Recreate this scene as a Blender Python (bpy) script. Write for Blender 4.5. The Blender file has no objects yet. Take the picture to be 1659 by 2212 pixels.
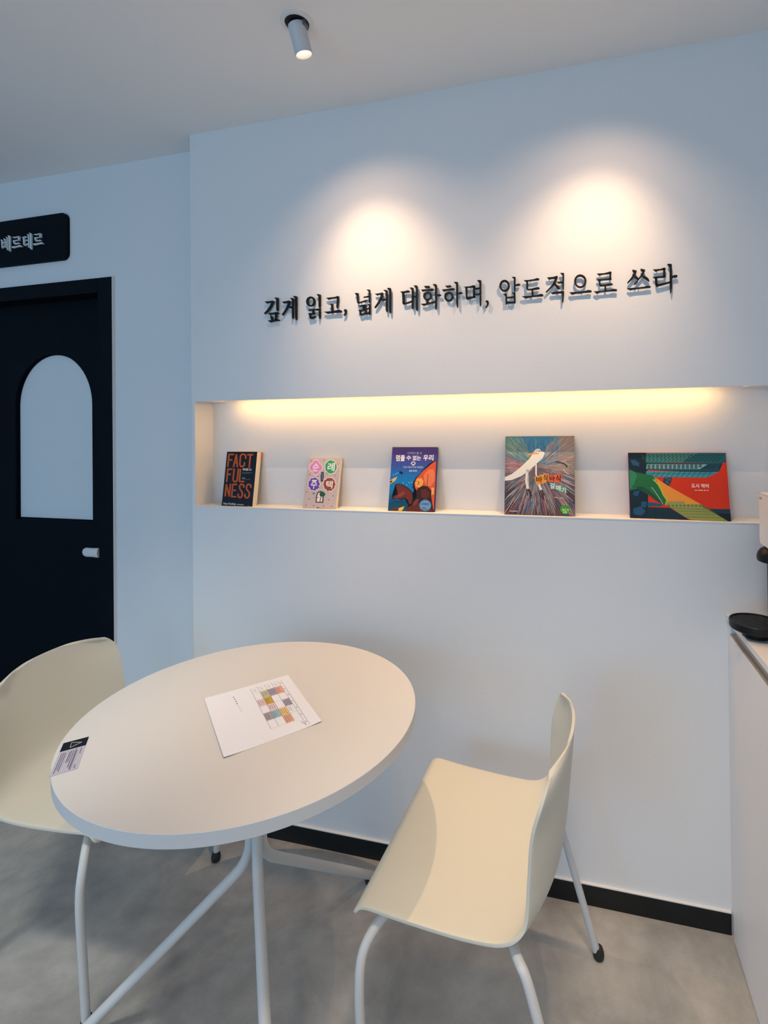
import bpy, bmesh, math, random
from mathutils import Vector, Matrix
from mathutils.geometry import tessellate_polygon

# ------------------------------------------------------------------ camera
sc = bpy.context.scene
FPX = 1122.543
cam_d = bpy.data.cameras.new('camera')
cam = bpy.data.objects.new('camera', cam_d)
sc.collection.objects.link(cam)
cam_d.sensor_fit = 'HORIZONTAL'
cam_d.sensor_width = 36.0
cam_d.lens = FPX / 1659.0 * 36.0
cam_d.shift_x = -123.166 / 1659.0
cam_d.shift_y = -187.638 / 1659.0
cam_d.clip_start = 0.02
cR = Vector((0.96770662, 0.25183057, -0.01119222))
cU = Vector((0.01261554, -0.00403805, 0.99991227))
cF = Vector((-0.25176328, 0.96776291, 0.00708463))
m = Matrix((cR, cU, -cF)).transposed().to_4x4()
m.translation = Vector((0, 0, 1.3861))
cam.matrix_world = m
sc.camera = cam

# ------------------------------------------------------------------ light
def area(name, loc, target, size, size_y, power, col, spread=180):
    d = bpy.data.lights.new(name, 'AREA')
    d.shape = 'RECTANGLE'; d.size = size; d.size_y = size_y
    d.energy = power; d.color = col; d.spread = math.radians(spread)
    o = bpy.data.objects.new(name, d); sc.collection.objects.link(o)
    o.location = loc
    o.rotation_euler = (Vector(target) - Vector(loc)).to_track_quat('-Z', 'Y').to_euler()
    return o
def spot(name, loc, target, power, col, size, blend, radius=.015):
    d = bpy.data.lights.new(name, 'SPOT')
    d.energy = power; d.color = col; d.spot_size = math.radians(size); d.spot_blend = blend
    d.shadow_soft_size = radius
    o = bpy.data.objects.new(name, d); sc.collection.objects.link(o)
    o.location = loc
    o.rotation_euler = (Vector(target) - Vector(loc)).to_track_quat('-Z', 'Y').to_euler()
    return o
SKY = (.42, .70, 1.0)
WARM = (1.0, .74, .50)
LAMP = (1.0, .68, .38)
w = bpy.data.worlds.new('world'); sc.world = w; w.use_nodes = True
w.node_tree.nodes['Background'].inputs[0].default_value = (.45, .68, 1.0, 1)
w.node_tree.nodes['Background'].inputs[1].default_value = .1
# daylight through the shop front behind the camera
area('daylight_shopfront', (-2.0, -3.45, 1.35), (-1.6, 1.5, .9), 2.9, 2.1, 27, (.46, .81, .86))
area('daylight_shopfront_left', (-2.9, -3.45, 1.1), (-2.2, 1.5, .8), 1.2, 1.6, 26, (.08, .38, 1.0))
area('daylight_shopfront_right', (-.35, -3.45, 1.3), (.2, 1.5, .9), 1.4, 2.0, 14, (.55, .66, .95))
# unseen ceiling downlights behind and beside the camera, some added as fill
spot('unseen_downlight', (-.2, -1.1, 2.44), (-.2, -1.0, 0), 165, (1.0, .78, .58), 118, 1.0, .16)
spot('unseen_downlight', (-1.9, -1.2, 2.44), (-1.8, -1.0, 0), 105, (1.0, .78, .58), 118, 1.0, .16)  # second back lamp, added to warm the room and its bounce light
spot('unseen_downlight', (.02, .42, 2.44), (.26, .98, 0), 120, (1.0, .80, .60), 66, 1.0, .13)
spot('unseen_downlight', (-1.0, .25, 2.44), (-1.42, 1.05, .5), 112, (1.0, .95, .84), 50, 1.0, .14)  # added fill aimed at the left chair to brighten it
# the two adjustable spots by the lettered wall: down beam, hot core, wide spill
spot('table_beam', (-.6816, 1.2307, 2.384), (-.64, 1.2, 0), 36, (1.0, .64, .32), 48, 1.0, .012)
for x, tx in ((-.6816, -.602), (.135, .03)):
    spot('wall_spot', (x, 1.2307, 2.384), (tx, 1.58, 1.82), 4.6, (1.0, .70, .38), 46, 1.0, .004)
    spot('wall_spot_spill', (x, 1.2307, 2.384), (tx+(tx-x)*.3, 1.58, 1.62), 18, (1.0, .66, .40), 66, 1.0, .004)
    spot('wall_spot_halo', (x, 1.2307, 2.384), (tx+(tx-x)*.6, 1.58, 1.45), 7.5, (1.0, .64, .40), 110, 1.0, .004)
sc.view_settings.view_transform = 'Standard'
sc.view_settings.look = 'None'
sc.view_settings.gamma = 1.0
sc.view_settings.use_curve_mapping = False
sc.view_settings.exposure = 0.0

# ------------------------------------------------------------------ helpers
def srgb(h):
    v = [int(h[i:i+2], 16) / 255 for i in (0, 2, 4)]
    return tuple((c / 12.92 if c <= .04045 else ((c + .055) / 1.055) ** 2.4) for c in v) + (1,)
MATS = {}
def mat(name, col, rough=.6, metal=0, bump=0, bscale=80, spec=.5, var=0, vscale=6, coat=0):
    if name in MATS: return MATS[name]
    mt = bpy.data.materials.new(name); mt.use_nodes = True
    nt = mt.node_tree; b = nt.nodes['Principled BSDF']
    if isinstance(col, str): col = srgb(col)
    if len(col) == 3: col = tuple(col) + (1,)
    b.inputs['Base Color'].default_value = col
    b.inputs['Roughness'].default_value = rough
    b.inputs['Metallic'].default_value = metal
    b.inputs['Specular IOR Level'].default_value = spec
    if coat: b.inputs['Coat Weight'].default_value = coat
    tc = nt.nodes.new('ShaderNodeTexCoord')
    if var:
        n = nt.nodes.new('ShaderNodeTexNoise'); n.inputs['Scale'].default_value = vscale; n.inputs['Detail'].default_value = 5
        nt.links.new(tc.outputs['Object'], n.inputs['Vector'])
        mx = nt.nodes.new('ShaderNodeMixRGB'); mx.blend_type = 'MULTIPLY'; mx.inputs[0].default_value = 1
        rp = nt.nodes.new('ShaderNodeValToRGB')
        rp.color_ramp.elements[0].position = .3; rp.color_ramp.elements[1].position = .7
        k = 1 - var
        rp.color_ramp.elements[0].color = (k, k, k, 1); rp.color_ramp.elements[1].color = (1, 1, 1, 1)
        nt.links.new(n.outputs['Fac'], rp.inputs[0]); mx.inputs[1].default_value = col
        nt.links.new(rp.outputs[0], mx.inputs[2]); nt.links.new(mx.outputs[0], b.inputs['Base Color'])
    if bump:
        n2 = nt.nodes.new('ShaderNodeTexNoise'); n2.inputs['Scale'].default_value = bscale; n2.inputs['Detail'].default_value = 4
        nt.links.new(tc.outputs['Object'], n2.inputs['Vector'])
        bp = nt.nodes.new('ShaderNodeBump'); bp.inputs['Strength'].default_value = bump; bp.inputs['Distance'].default_value = .002
        nt.links.new(n2.outputs['Fac'], bp.inputs['Height']); nt.links.new(bp.outputs[0], b.inputs['Normal'])
    MATS[name] = mt
    return mt
def emat(name, col, strength):
    if name in MATS: return MATS[name]
    mt = bpy.data.materials.new(name); mt.use_nodes = True
    b = mt.node_tree.nodes['Principled BSDF']
    b.inputs['Base Color'].default_value = (*col, 1)
    b.inputs['Emission Color'].default_value = (*col, 1); b.inputs['Emission Strength'].default_value = strength
    MATS[name] = mt
    return mt
def print_mat(hexcol):
    return mat('print_' + hexcol, hexcol, .45, spec=.3)

WALL = mat('wall_paint', (.78, .785, .785), .75, bump=.12, bscale=140, spec=.25)
CEIL = mat('ceiling_paint', (.90, .88, .86), .9, bump=.08, bscale=160, spec=.1)
BLACK = mat('door_paint', (.0006, .0032, .0066), .65, spec=.12)
BASEB = mat('baseboard_black', (.004, .007, .009), .35, spec=.4)
CREAM = mat('chair_polypropylene', (.64, .625, .54), .5, bump=.06, bscale=900, spec=.35)
TOPM = mat('table_laminate', (.62, .63, .64), .45, spec=.35)
STEEL = mat('white_powder_coat', (.60, .61, .61), .45, spec=.4)
RUBBER = mat('black_rubber', (.012, .013, .014), .6)
LETTER = mat('black_acrylic', (.005, .005, .006), .45, spec=.25)
WHITEP = mat('white_plastic', (.78, .77, .76), .4)
CABW = mat('cabinet_lacquer', (.88, .86, .85), .5, spec=.35)
GLOSSB = mat('gloss_black_plastic', (.006, .006, .007), .38, spec=.3)
ALU = mat('brushed_channel', (.42, .385, .35), .4, metal=.35)
PAPER = mat('white_paper', (.74, .79, .90), .8, spec=.1)
PAGES = mat('book_pages', (.80, .72, .58), .85, spec=.1)

def link(name, me, mt=None, parent=None, smooth=False):
    o = bpy.data.objects.new(name, me); sc.collection.objects.link(o)
    if mt is not None:
        for x in (mt if isinstance(mt, (list, tuple)) else [mt]): me.materials.append(x)
    if smooth:
        for p in me.polygons: p.use_smooth = True
    if parent is not None: o.parent = parent
    return o
def bm_obj(name, bm, mt=None, parent=None, smooth=False):
    bmesh.ops.recalc_face_normals(bm, faces=bm.faces)
    if smooth:
        for e in bm.edges:
            if len(e.link_faces) == 2 and e.calc_face_angle(0) > .6: e.smooth = False
    me = bpy.data.meshes.new(name); bm.to_mesh(me); bm.free()
    return link(name, me, mt, parent, smooth)
def add_box(bm, a, b, mi=0):
    v = [bm.verts.new((x, y, z)) for z in (a[2], b[2]) for y in (a[1], b[1]) for x in (a[0], b[0])]
    for f in ((0, 2, 3, 1), (4, 5, 7, 6), (0, 1, 5, 4), (2, 6, 7, 3), (0, 4, 6, 2), (1, 3, 7, 5)):
        bm.faces.new([v[i] for i in f]).material_index = mi
    return bm
def box(name, a, b, mt, parent=None, bev=0):
    bm = bmesh.new(); add_box(bm, a, b)
    if bev: bmesh.ops.bevel(bm, geom=bm.edges[:], offset=bev, segments=2, affect='EDGES', profile=.6)
    return bm_obj(name, bm, mt, parent)
def add_prism(bm, loop, fn, h0, h1, mi=0):
    """closed outline extruded from h0 to h1; fn(x, y, h) -> point"""
    lo = [bm.verts.new(fn(x, y, h0)) for x, y in loop]; hi = [bm.verts.new(fn(x, y, h1)) for x, y in loop]
    n = len(loop)
    bm.faces.new(hi).material_index = mi; bm.faces.new(lo[::-1]).material_index = mi
    for i in range(n):
        bm.faces.new((lo[i], lo[(i+1) % n], hi[(i+1) % n], hi[i])).material_index = mi
def add_ring(bm, o, k, fn, h0, h1):
    n = len(o)
    V = [[bm.verts.new(fn(x, y, h)) for x, y in L] for L in (o, k) for h in (h0, h1)]
    for i in range(n):
        j = (i+1) % n
        for a, b in ((0, 1), (1, 3), (3, 2), (2, 0)):
            bm.faces.new((V[a][i], V[a][j], V[b][j], V[b][i]))
def add_disc_stack(bm, prof, seg=48, c=(0, 0, 0), cap0=True, cap1=True):
    rings = []
    for r, z in prof:
        rings.append([bm.verts.new((c[0] + r*math.cos(2*math.pi*i/seg), c[1] + r*math.sin(2*math.pi*i/seg), c[2] + z)) for i in range(seg)])
    for a, b in zip(rings, rings[1:]):
        for i in range(seg):
            j = (i+1) % seg; bm.faces.new((a[i], a[j], b[j], b[i]))
    if cap0: bm.faces.new(rings[0][::-1])
    if cap1: bm.faces.new(rings[-1])
def catmull(P, n):
    P = [Vector(p) for p in P]; out = []
    for i in range(len(P) - 1):
        a, b, c, d = P[max(i-1, 0)], P[i], P[i+1], P[min(i+2, len(P)-1)]
        for k in range(n):
            t = k / n
            out.append(.5*((2*b) + (c-a)*t + (2*a-5*b+4*c-d)*t*t + (3*b-3*c+d-a)*t**3))
    out.append(P[-1]); return out
def add_tube(bm, P, r, seg=16, cap=True):
    P = [Vector(p) for p in P]; rings = []; up = None
    for i, p in enumerate(P):
        d = (P[min(i+1, len(P)-1)] - P[max(i-1, 0)]).normalized()
        if up is None:
            up = Vector((0, 0, 1)) if abs(d.z) < .9 else Vector((1, 0, 0))
        s = d.cross(up).normalized(); up = s.cross(d).normalized()
        rr = r[i] if isinstance(r, (list, tuple)) else r
        rings.append([bm.verts.new(p + rr*(math.cos(2*math.pi*k/seg)*s + math.sin(2*math.pi*k/seg)*up)) for k in range(seg)])
    for a, b in zip(rings, rings[1:]):
        for k in range(seg):
            j = (k+1) % seg; bm.faces.new((a[k], a[j], b[j], b[k]))
    if cap: bm.faces.new(rings[0][::-1]); bm.faces.new(rings[-1])
def rounded(P, rad, n=6):
    """polyline with filleted inner corners"""
    P = [Vector(p) for p in P]; out = [P[0]]
    for i in range(1, len(P)-1):
        a, b, c = P[i-1], P[i], P[i+1]
        d1 = (a-b).normalized(); d2 = (c-b).normalized()
        t = min(rad, (a-b).length*.49, (c-b).length*.49)
        for k in range(n+1):
            u = k/n
            out.append((b+d1*t)*(1-u)**2 + b*2*u*(1-u) + (b+d2*t)*u*u)
    out.append(P[-1]); return out
def thing(name, label, cat, loc=(0, 0, 0), rz=0, group=None):
    o = bpy.data.objects.new(name, None); sc.collection.objects.link(o)
    o.empty_display_size = .05; o.location = loc; o.rotation_euler = (0, 0, rz)
    return tag(o, label, cat, group)
def tag(o, label, cat, group=None):
    o['label'] = label; o['category'] = cat
    if group: o['group'] = group
    return o
def struct(o, label=None):
    o['kind'] = 'structure'
    if label: o['label'] = label
    return o
def copy_tree(o):
    c = o.copy(); sc.collection.objects.link(c)
    for ch in o.children:
        d = ch.copy(); sc.collection.objects.link(d); d.parent = c
        for g in ch.children:
            e = g.copy(); sc.collection.objects.link(e); e.parent = d
    return c
def text_bm(bm, body, x0, y0, x1, y1, fn, bold, mi):
    """flat lettering fitted into the box x0..x1, y0..y1 of a print"""
    c = bpy.data.curves.new('t', 'FONT'); c.body = body; c.size = 1; c.resolution_u = 2
    if bold: c.offset = .02
    o = bpy.data.objects.new('t', c); sc.collection.objects.link(o)
    me = bpy.data.meshes.new_from_object(o)
    bpy.data.objects.remove(o); 
    if len(me.vertices):
        xs = [v.co.x for v in me.vertices]; ys = [v.co.y for v in me.vertices]
        ax, bx, ay, by = min(xs), max(xs), min(ys), max(ys)
        vs = [bm.verts.new(fn(x0 + (v.co.x-ax)/(bx-ax)*(x1-x0), y0 + (v.co.y-ay)/(by-ay)*(y1-y0))) for v in me.vertices]
        for p in me.polygons:
            try: bm.faces.new([vs[i] for i in p.vertices]).material_index = mi
            except ValueError: pass
    bpy.data.meshes.remove(me); bpy.data.curves.remove(c)

S, YL, HC = 1.58, 1.675, 2.455      # lettered wall, recessed door wall, ceiling
XL = -1.335                          # left end of the lettered wall
XC = .392                            # cabinet front
# outlines in 0.1 mm on their plane (x, z); a pair of loops is a ring
WALL_GLYPHS=[
('깊',[[[-10293,18295],[-10044,18296],[-9990,18307],[-9926,18278],[-9932,18240],[-9992,18121],[-10068,18021],[-10177,17923],[-10275,17858],[-10329,17890],[-10198,18001],[-10100,18119],[-10039,18219],[-10045,18239],[-10142,18236],[-10207,18222]],[[-9919,18397],[-9860,18402],[-9786,18387],[-9754,18370],[-9757,17990],[-9769,17943],[-9796,17926],[-9822,17947],[-9843,17996],[-9845,18339]],[[-10172,17894],[-9984,17891],[-9855,17906],[-9801,17907],[-9737,17865],[-9738,17836],[-9770,17824],[-9963,17837],[-10092,17822]],[[-10086,17831],[-10049,17800],[-9996,17749],[-9975,17709],[-9986,17624],[-10040,17627],[-10071,17744]],[[-9920,17848],[-9812,17841],[-9802,17793],[-9830,17700],[-9836,17624],[-9906,17628],[-9894,17732],[-9899,17790]],[[-10191,17646],[-10018,17635],[-9857,17663],[-9814,17665],[-9729,17636],[-9708,17616],[-9730,17589],[-9901,17595],[-10073,17562]]]),
('게',[[[-9638,18238],[-9425,18251],[-9362,18265],[-9293,18227],[-9310,18186],[-9363,18076],[-9428,17967],[-9503,17859],[-9589,17765],[-9642,17801],[-9556,17900],[-9481,18009],[-9426,18119],[-9415,18184],[-9468,18188],[-9543,18174]],[[-9385,18068],[-9237,18067],[-9238,18001],[-9312,17992],[-9385,18016]],[[-9324,18343],[-9234,18341],[-9171,18322],[-9178,17714],[-9199,17626],[-9231,17633],[-9251,17691],[-9251,18276]],[[-9202,18391],[-9160,18406],[-9076,18386],[-9045,18360],[-9053,17631],[-9085,17567],[-9116,17606],[-9131,17683],[-9134,18324]]]),
('읽',[[[[-8371,18156],[-8375,18119],[-8388,18084],[-8409,18053],[-8437,18029],[-8470,18011],[-8506,18001],[-8544,17999],[-8583,18006],[-8619,18021],[-8652,18044],[-8679,18073],[-8699,18106],[-8712,18143],[-8716,18181],[-8711,18219],[-8698,18254],[-8677,18285],[-8649,18309],[-8616,18327],[-8579,18337],[-8541,18338],[-8503,18331],[-8466,18316],[-8434,18293],[-8407,18265],[-8387,18231],[-8375,18194]],[[-8450,18159],[-8452,18134],[-8459,18111],[-8471,18091],[-8486,18075],[-8503,18063],[-8523,18056],[-8544,18055],[-8565,18059],[-8584,18068],[-8602,18083],[-8616,18102],[-8627,18124],[-8634,18148],[-8636,18172],[-8633,18197],[-8626,18220],[-8615,18240],[-8600,18257],[-8582,18269],[-8562,18275],[-8542,18277],[-8521,18272],[-8501,18263],[-8484,18248],[-8469,18230],[-8458,18208],[-8452,18184]]],[[-8331,18396],[-8269,18399],[-8179,18370],[-8174,18328],[-8183,18012],[-8206,17926],[-8240,17934],[-8260,17997],[-8258,18314]],[[-8648,17911],[-8409,17913],[-8410,17863],[-8568,17869],[-8603,17856]],[[-8489,17884],[-8410,17879],[-8411,17771],[-8490,17776]],[[-8660,17783],[-8411,17781],[-8394,17749],[-8417,17730],[-8593,17737]],[[-8613,17754],[-8536,17749],[-8537,17646],[-8520,17583],[-8583,17608]],[[-8571,17658],[-8503,17649],[-8389,17677],[-8344,17649],[-8367,17619],[-8526,17581],[-8571,17597]],[[-8421,17910],[-8251,17914],[-8184,17920],[-8179,17889],[-8187,17623],[-8210,17563],[-8238,17575],[-8256,17648],[-8258,17853],[-8365,17850]]]),
('고',[[[-7984,18248],[-7645,18258],[-7568,18283],[-7507,18258],[-7514,18187],[-7543,17966],[-7572,17867],[-7600,17879],[-7616,17931],[-7597,18092],[-7596,18209],[-7779,18202],[-7890,18179]],[[-7864,18035],[-7781,18039],[-7725,18020],[-7728,17786],[-7794,17781],[-7798,17984]],[[-8067,17794],[-7783,17795],[-7584,17812],[-7506,17827],[-7413,17780],[-7419,17735],[-7441,17721],[-7695,17733],[-7940,17719]]]),
(',',[[[-7336,17810],[-7298,17833],[-7243,17804],[-7244,17723],[-7278,17655],[-7344,17609],[-7360,17640],[-7316,17688],[-7315,17738],[-7342,17775]]]),
('넓',[[[-6958,18332],[-6889,18329],[-6820,18317],[-6816,18285],[-6827,18122],[-6824,18030],[-6745,18034],[-6540,18082],[-6530,18054],[-6589,18022],[-6844,17973],[-6878,18034],[-6881,18162],[-6890,18236]],[[-6646,18186],[-6529,18200],[-6451,18212],[-6451,18148],[-6587,18159],[-6636,18144]],[[-6541,18411],[-6449,18407],[-6410,18386],[-6410,17964],[-6439,17957],[-6463,18013],[-6464,18340]],[[-6844,17909],[-6697,17921],[-6561,17920],[-6551,17893],[-6610,17879],[-6766,17871]],[[-6683,17902],[-6620,17897],[-6621,17761],[-6684,17765]],[[-6856,17768],[-6621,17770],[-6621,17734],[-6729,17737],[-6797,17728]],[[-6802,17742],[-6734,17737],[-6735,17641],[-6750,17579],[-6789,17636]],[[-6769,17626],[-6612,17665],[-6593,17641],[-6608,17624],[-6750,17579]],[[-6605,17896],[-6551,17893],[-6554,17648],[-6565,17585],[-6598,17605]],[[-6512,17940],[-6410,17941],[-6406,17909],[-6409,17593],[-6458,17587],[-6467,17642],[-6464,17886]],[[-6562,17807],[-6455,17813],[-6456,17768],[-6563,17766]],[[-6564,17657],[-6447,17668],[-6448,17622],[-6564,17612]]]),
('게',[[[-6262,18252],[-6064,18259],[-5997,18277],[-5954,18246],[-5955,18210],[-6019,18062],[-6087,17941],[-6175,17839],[-6243,17785],[-6276,17810],[-6183,17930],[-6105,18050],[-6056,18146],[-6051,18200],[-6113,18213],[-6171,18191]],[[-6019,18062],[-5875,18070],[-5876,18016],[-5962,18004],[-6029,18018]],[[-5958,18355],[-5882,18353],[-5825,18331],[-5811,18298],[-5817,17688],[-5837,17618],[-5870,17665],[-5884,17729],[-5878,18276]],[[-5829,18403],[-5776,18412],[-5710,18394],[-5691,18361],[-5699,17626],[-5724,17574],[-5756,17612],[-5765,17684],[-5758,18285]]]),
('대',[[[-5392,18258],[-5253,18257],[-5130,18281],[-5078,18263],[-5069,18223],[-5089,18205],[-5233,18206],[-5326,18203]],[[-5331,18223],[-5243,18217],[-5237,17903],[-5289,17838],[-5314,17879],[-5317,18105]],[[-5309,17888],[-5175,17898],[-4990,17943],[-4980,17894],[-5124,17855],[-5289,17833]],[[-5072,18355],[-4996,18359],[-4940,18335],[-4935,18290],[-4947,17726],[-4968,17649],[-4993,17680],[-5008,17740],[-5002,18276]],[[-4958,18083],[-4856,18080],[-4857,18031],[-4958,18034]],[[-4934,18412],[-4873,18417],[-4817,18403],[-4797,18357],[-4805,17667],[-4831,17591],[-4861,17632],[-4870,17701],[-4864,18314]]]),
('화',[[[-4594,18375],[-4418,18364],[-4389,18325],[-4409,18288],[-4540,18293]],[[-4692,18266],[-4460,18263],[-4359,18279],[-4289,18264],[-4265,18219],[-4290,18201],[-4510,18214],[-4642,18199]],[[[-4342,18036],[-4346,18005],[-4356,17976],[-4373,17951],[-4396,17931],[-4423,17916],[-4452,17908],[-4484,17906],[-4515,17912],[-4545,17925],[-4571,17943],[-4593,17967],[-4610,17995],[-4620,18026],[-4623,18057],[-4619,18088],[-4608,18117],[-4591,18143],[-4569,18163],[-4542,18178],[-4512,18186],[-4481,18187],[-4449,18181],[-4420,18168],[-4393,18150],[-4371,18126],[-4355,18098],[-4345,18068]],[[-4402,18036],[-4404,18017],[-4410,17999],[-4420,17983],[-4433,17970],[-4448,17961],[-4465,17956],[-4483,17955],[-4501,17958],[-4518,17966],[-4533,17978],[-4546,17992],[-4555,18009],[-4561,18028],[-4563,18048],[-4560,18067],[-4554,18085],[-4544,18101],[-4532,18114],[-4516,18123],[-4499,18128],[-4481,18129],[-4463,18125],[-4446,18118],[-4431,18106],[-4419,18091],[-4409,18074],[-4404,18055]]],[[-4514,17928],[-4448,17923],[-4445,17816],[-4515,17812]],[[-4712,17816],[-4565,17815],[-4364,17849],[-4234,17874],[-4234,17821],[-4415,17795],[-4617,17746]],[[-4308,18405],[-4247,18410],[-4188,18391],[-4168,18346],[-4182,17643],[-4207,17583],[-4227,17618],[-4238,17676],[-4239,18313]],[[-4182,18058],[-4112,18081],[-4052,18067],[-4038,18037],[-4053,18019],[-4162,18018]]]),
('하',[[[-3904,18332],[-3828,18323],[-3732,18330],[-3700,18279],[-3775,18264],[-3856,18265]],[[-4013,18217],[-3840,18217],[-3679,18235],[-3615,18220],[-3589,18181],[-3616,18173],[-3809,18167],[-3960,18147]],[[[-3645,17965],[-3649,17930],[-3660,17898],[-3678,17870],[-3701,17846],[-3729,17830],[-3761,17821],[-3793,17819],[-3826,17825],[-3857,17839],[-3885,17860],[-3908,17886],[-3925,17917],[-3936,17951],[-3939,17987],[-3935,18021],[-3923,18054],[-3906,18082],[-3882,18105],[-3854,18122],[-3822,18131],[-3790,18132],[-3757,18126],[-3726,18112],[-3699,18091],[-3676,18064],[-3659,18034],[-3648,18000]],[[-3706,17966],[-3708,17944],[-3715,17924],[-3725,17906],[-3738,17891],[-3754,17880],[-3772,17874],[-3791,17873],[-3809,17877],[-3827,17886],[-3843,17899],[-3856,17915],[-3865,17935],[-3871,17956],[-3873,17979],[-3871,18001],[-3864,18021],[-3854,18039],[-3841,18054],[-3825,18064],[-3807,18070],[-3788,18072],[-3770,18068],[-3752,18059],[-3736,18046],[-3723,18029],[-3714,18010],[-3708,17988]]],[[-3629,18419],[-3560,18421],[-3496,18401],[-3491,18361],[-3499,17665],[-3521,17593],[-3542,17647],[-3557,17752],[-3555,18335]],[[-3500,18070],[-3414,18095],[-3362,18075],[-3346,18043],[-3394,18031],[-3495,18028]]]),
('며',[[[-3323,18249],[-3138,18244],[-3001,18269],[-2954,18250],[-2950,18203],[-3012,18198],[-3223,18204]],[[-3265,18228],[-3201,18213],[-3200,17933],[-3217,17831],[-3247,17895]],[[-3023,18230],[-2955,18224],[-2962,17998],[-2953,17894],[-3006,17877],[-3026,17920]],[[-3237,17926],[-3121,17927],[-2953,17925],[-2948,17889],[-3058,17871],[-3217,17831]],[[-2960,18184],[-2814,18187],[-2815,18136],[-2950,18131]],[[-2973,17999],[-2816,18007],[-2817,17956],[-2963,17957]],[[-2895,18410],[-2832,18417],[-2770,18403],[-2762,18363],[-2770,17654],[-2800,17584],[-2821,17648],[-2823,18317]]]),
(',',[[[-2632,17757],[-2591,17780],[-2550,17751],[-2535,17699],[-2556,17619],[-2619,17536],[-2650,17564],[-2603,17622],[-2597,17683],[-2633,17721]]]),
('압',[[[[-1892,18163],[-1896,18123],[-1908,18086],[-1927,18053],[-1953,18027],[-1983,18007],[-2016,17997],[-2051,17995],[-2086,18002],[-2119,18018],[-2149,18042],[-2173,18073],[-2192,18108],[-2203,18148],[-2207,18188],[-2202,18228],[-2190,18266],[-2171,18298],[-2145,18325],[-2115,18344],[-2082,18355],[-2047,18356],[-2012,18349],[-1979,18333],[-1949,18309],[-1925,18278],[-1906,18242],[-1895,18203]],[[-1950,18163],[-1953,18136],[-1961,18111],[-1973,18090],[-1990,18072],[-2009,18059],[-2031,18052],[-2053,18051],[-2076,18056],[-2097,18066],[-2116,18082],[-2132,18102],[-2144,18126],[-2151,18152],[-2154,18179],[-2151,18205],[-2143,18230],[-2130,18252],[-2114,18270],[-2095,18282],[-2073,18289],[-2050,18291],[-2028,18286],[-2007,18275],[-1987,18259],[-1972,18239],[-1960,18215],[-1953,18189]]],[[-1831,18427],[-1717,18417],[-1713,18366],[-1723,17982],[-1753,17975],[-1767,18026],[-1768,18361]],[[-1725,18185],[-1639,18208],[-1574,18193],[-1575,18163],[-1620,18141],[-1721,18139]],[[-2092,17935],[-1981,17931],[-1982,17820],[-1974,17626],[-2005,17583],[-2025,17630],[-2027,17854]],[[-1829,17955],[-1723,17954],[-1722,17639],[-1747,17610],[-1772,17622],[-1774,17885]],[[-1987,17830],[-1765,17839],[-1765,17788],[-1987,17790]],[[-1989,17683],[-1766,17677],[-1767,17627],[-1989,17632]]]),
('도',[[[-1468,18300],[-1359,18291],[-1170,18301],[-1081,18328],[-1017,18313],[-1013,18277],[-1033,18259],[-1220,18255],[-1359,18251],[-1429,18252]],[[-1399,18269],[-1344,18265],[-1347,18034],[-1363,17985],[-1397,18038]],[[-1392,18027],[-1243,18026],[-1085,18058],[-1016,18048],[-1001,18016],[-1026,17988],[-1224,17979],[-1363,17985]],[[-1243,18005],[-1194,18002],[-1191,17811],[-1241,17810]],[[-1534,17817],[-1275,17812],[-1078,17822],[-989,17846],[-920,17835],[-896,17809],[-901,17769],[-1226,17773],[-1425,17743]]]),
('적',[[[-782,18322],[-610,18322],[-493,18347],[-470,18324],[-480,18262],[-543,18141],[-627,18035],[-738,17931],[-815,17866],[-829,17903],[-710,18013],[-612,18132],[-555,18254],[-624,18267],[-734,18255]],[[-591,18145],[-530,18111],[-449,18035],[-422,17976],[-429,17928],[-490,17968],[-585,18088]],[[-502,18168],[-338,18169],[-338,18124],[-461,18113]],[[-403,18424],[-294,18414],[-288,18344],[-300,17925],[-327,17913],[-343,17984],[-336,18334]],[[-684,17870],[-492,17877],[-355,17880],[-300,17890],[-295,17812],[-318,17562],[-353,17523],[-359,17593],[-356,17817],[-533,17824],[-630,17810]]]),
('으',[[[[342,18117],[337,18073],[324,18032],[302,17996],[275,17967],[241,17946],[205,17935],[166,17933],[127,17941],[91,17958],[58,17985],[30,18018],[10,18058],[-2,18101],[-6,18145],[-1,18189],[12,18230],[34,18266],[62,18296],[95,18316],[132,18328],[171,18330],[209,18321],[246,18303],[279,18277],[306,18243],[326,18204],[338,18161]],[[287,18114],[284,18083],[274,18054],[259,18028],[240,18008],[216,17993],[190,17984],[162,17983],[135,17989],[109,18001],[86,18020],[67,18044],[52,18072],[44,18103],[41,18135],[44,18166],[54,18195],[69,18221],[89,18242],[112,18257],[139,18265],[166,18266],[193,18260],[219,18248],[242,18229],[261,18205],[276,18177],[284,18146]]],[[-145,17829],[77,17826],[278,17831],[385,17857],[484,17835],[477,17781],[278,17782],[77,17784],[-72,17753]]]),
('로',[[[636,18313],[840,18309],[1010,18343],[1042,18326],[1029,18272],[813,18270],[694,18253]],[[983,18304],[1035,18299],[1027,18136],[981,18139]],[[627,18153],[811,18143],[1034,18156],[1039,18100],[811,18106],[679,18103]],[[680,18123],[732,18112],[730,17940],[691,17985]],[[691,17985],[848,17979],[993,18004],[1070,17988],[1070,17947],[940,17944],[730,17933]],[[842,17945],[887,17941],[888,17790],[839,17787]],[[544,17803],[768,17800],[977,17811],[1081,17837],[1185,17815],[1178,17761],[937,17773],[741,17767],[628,17728]]]),
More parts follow.
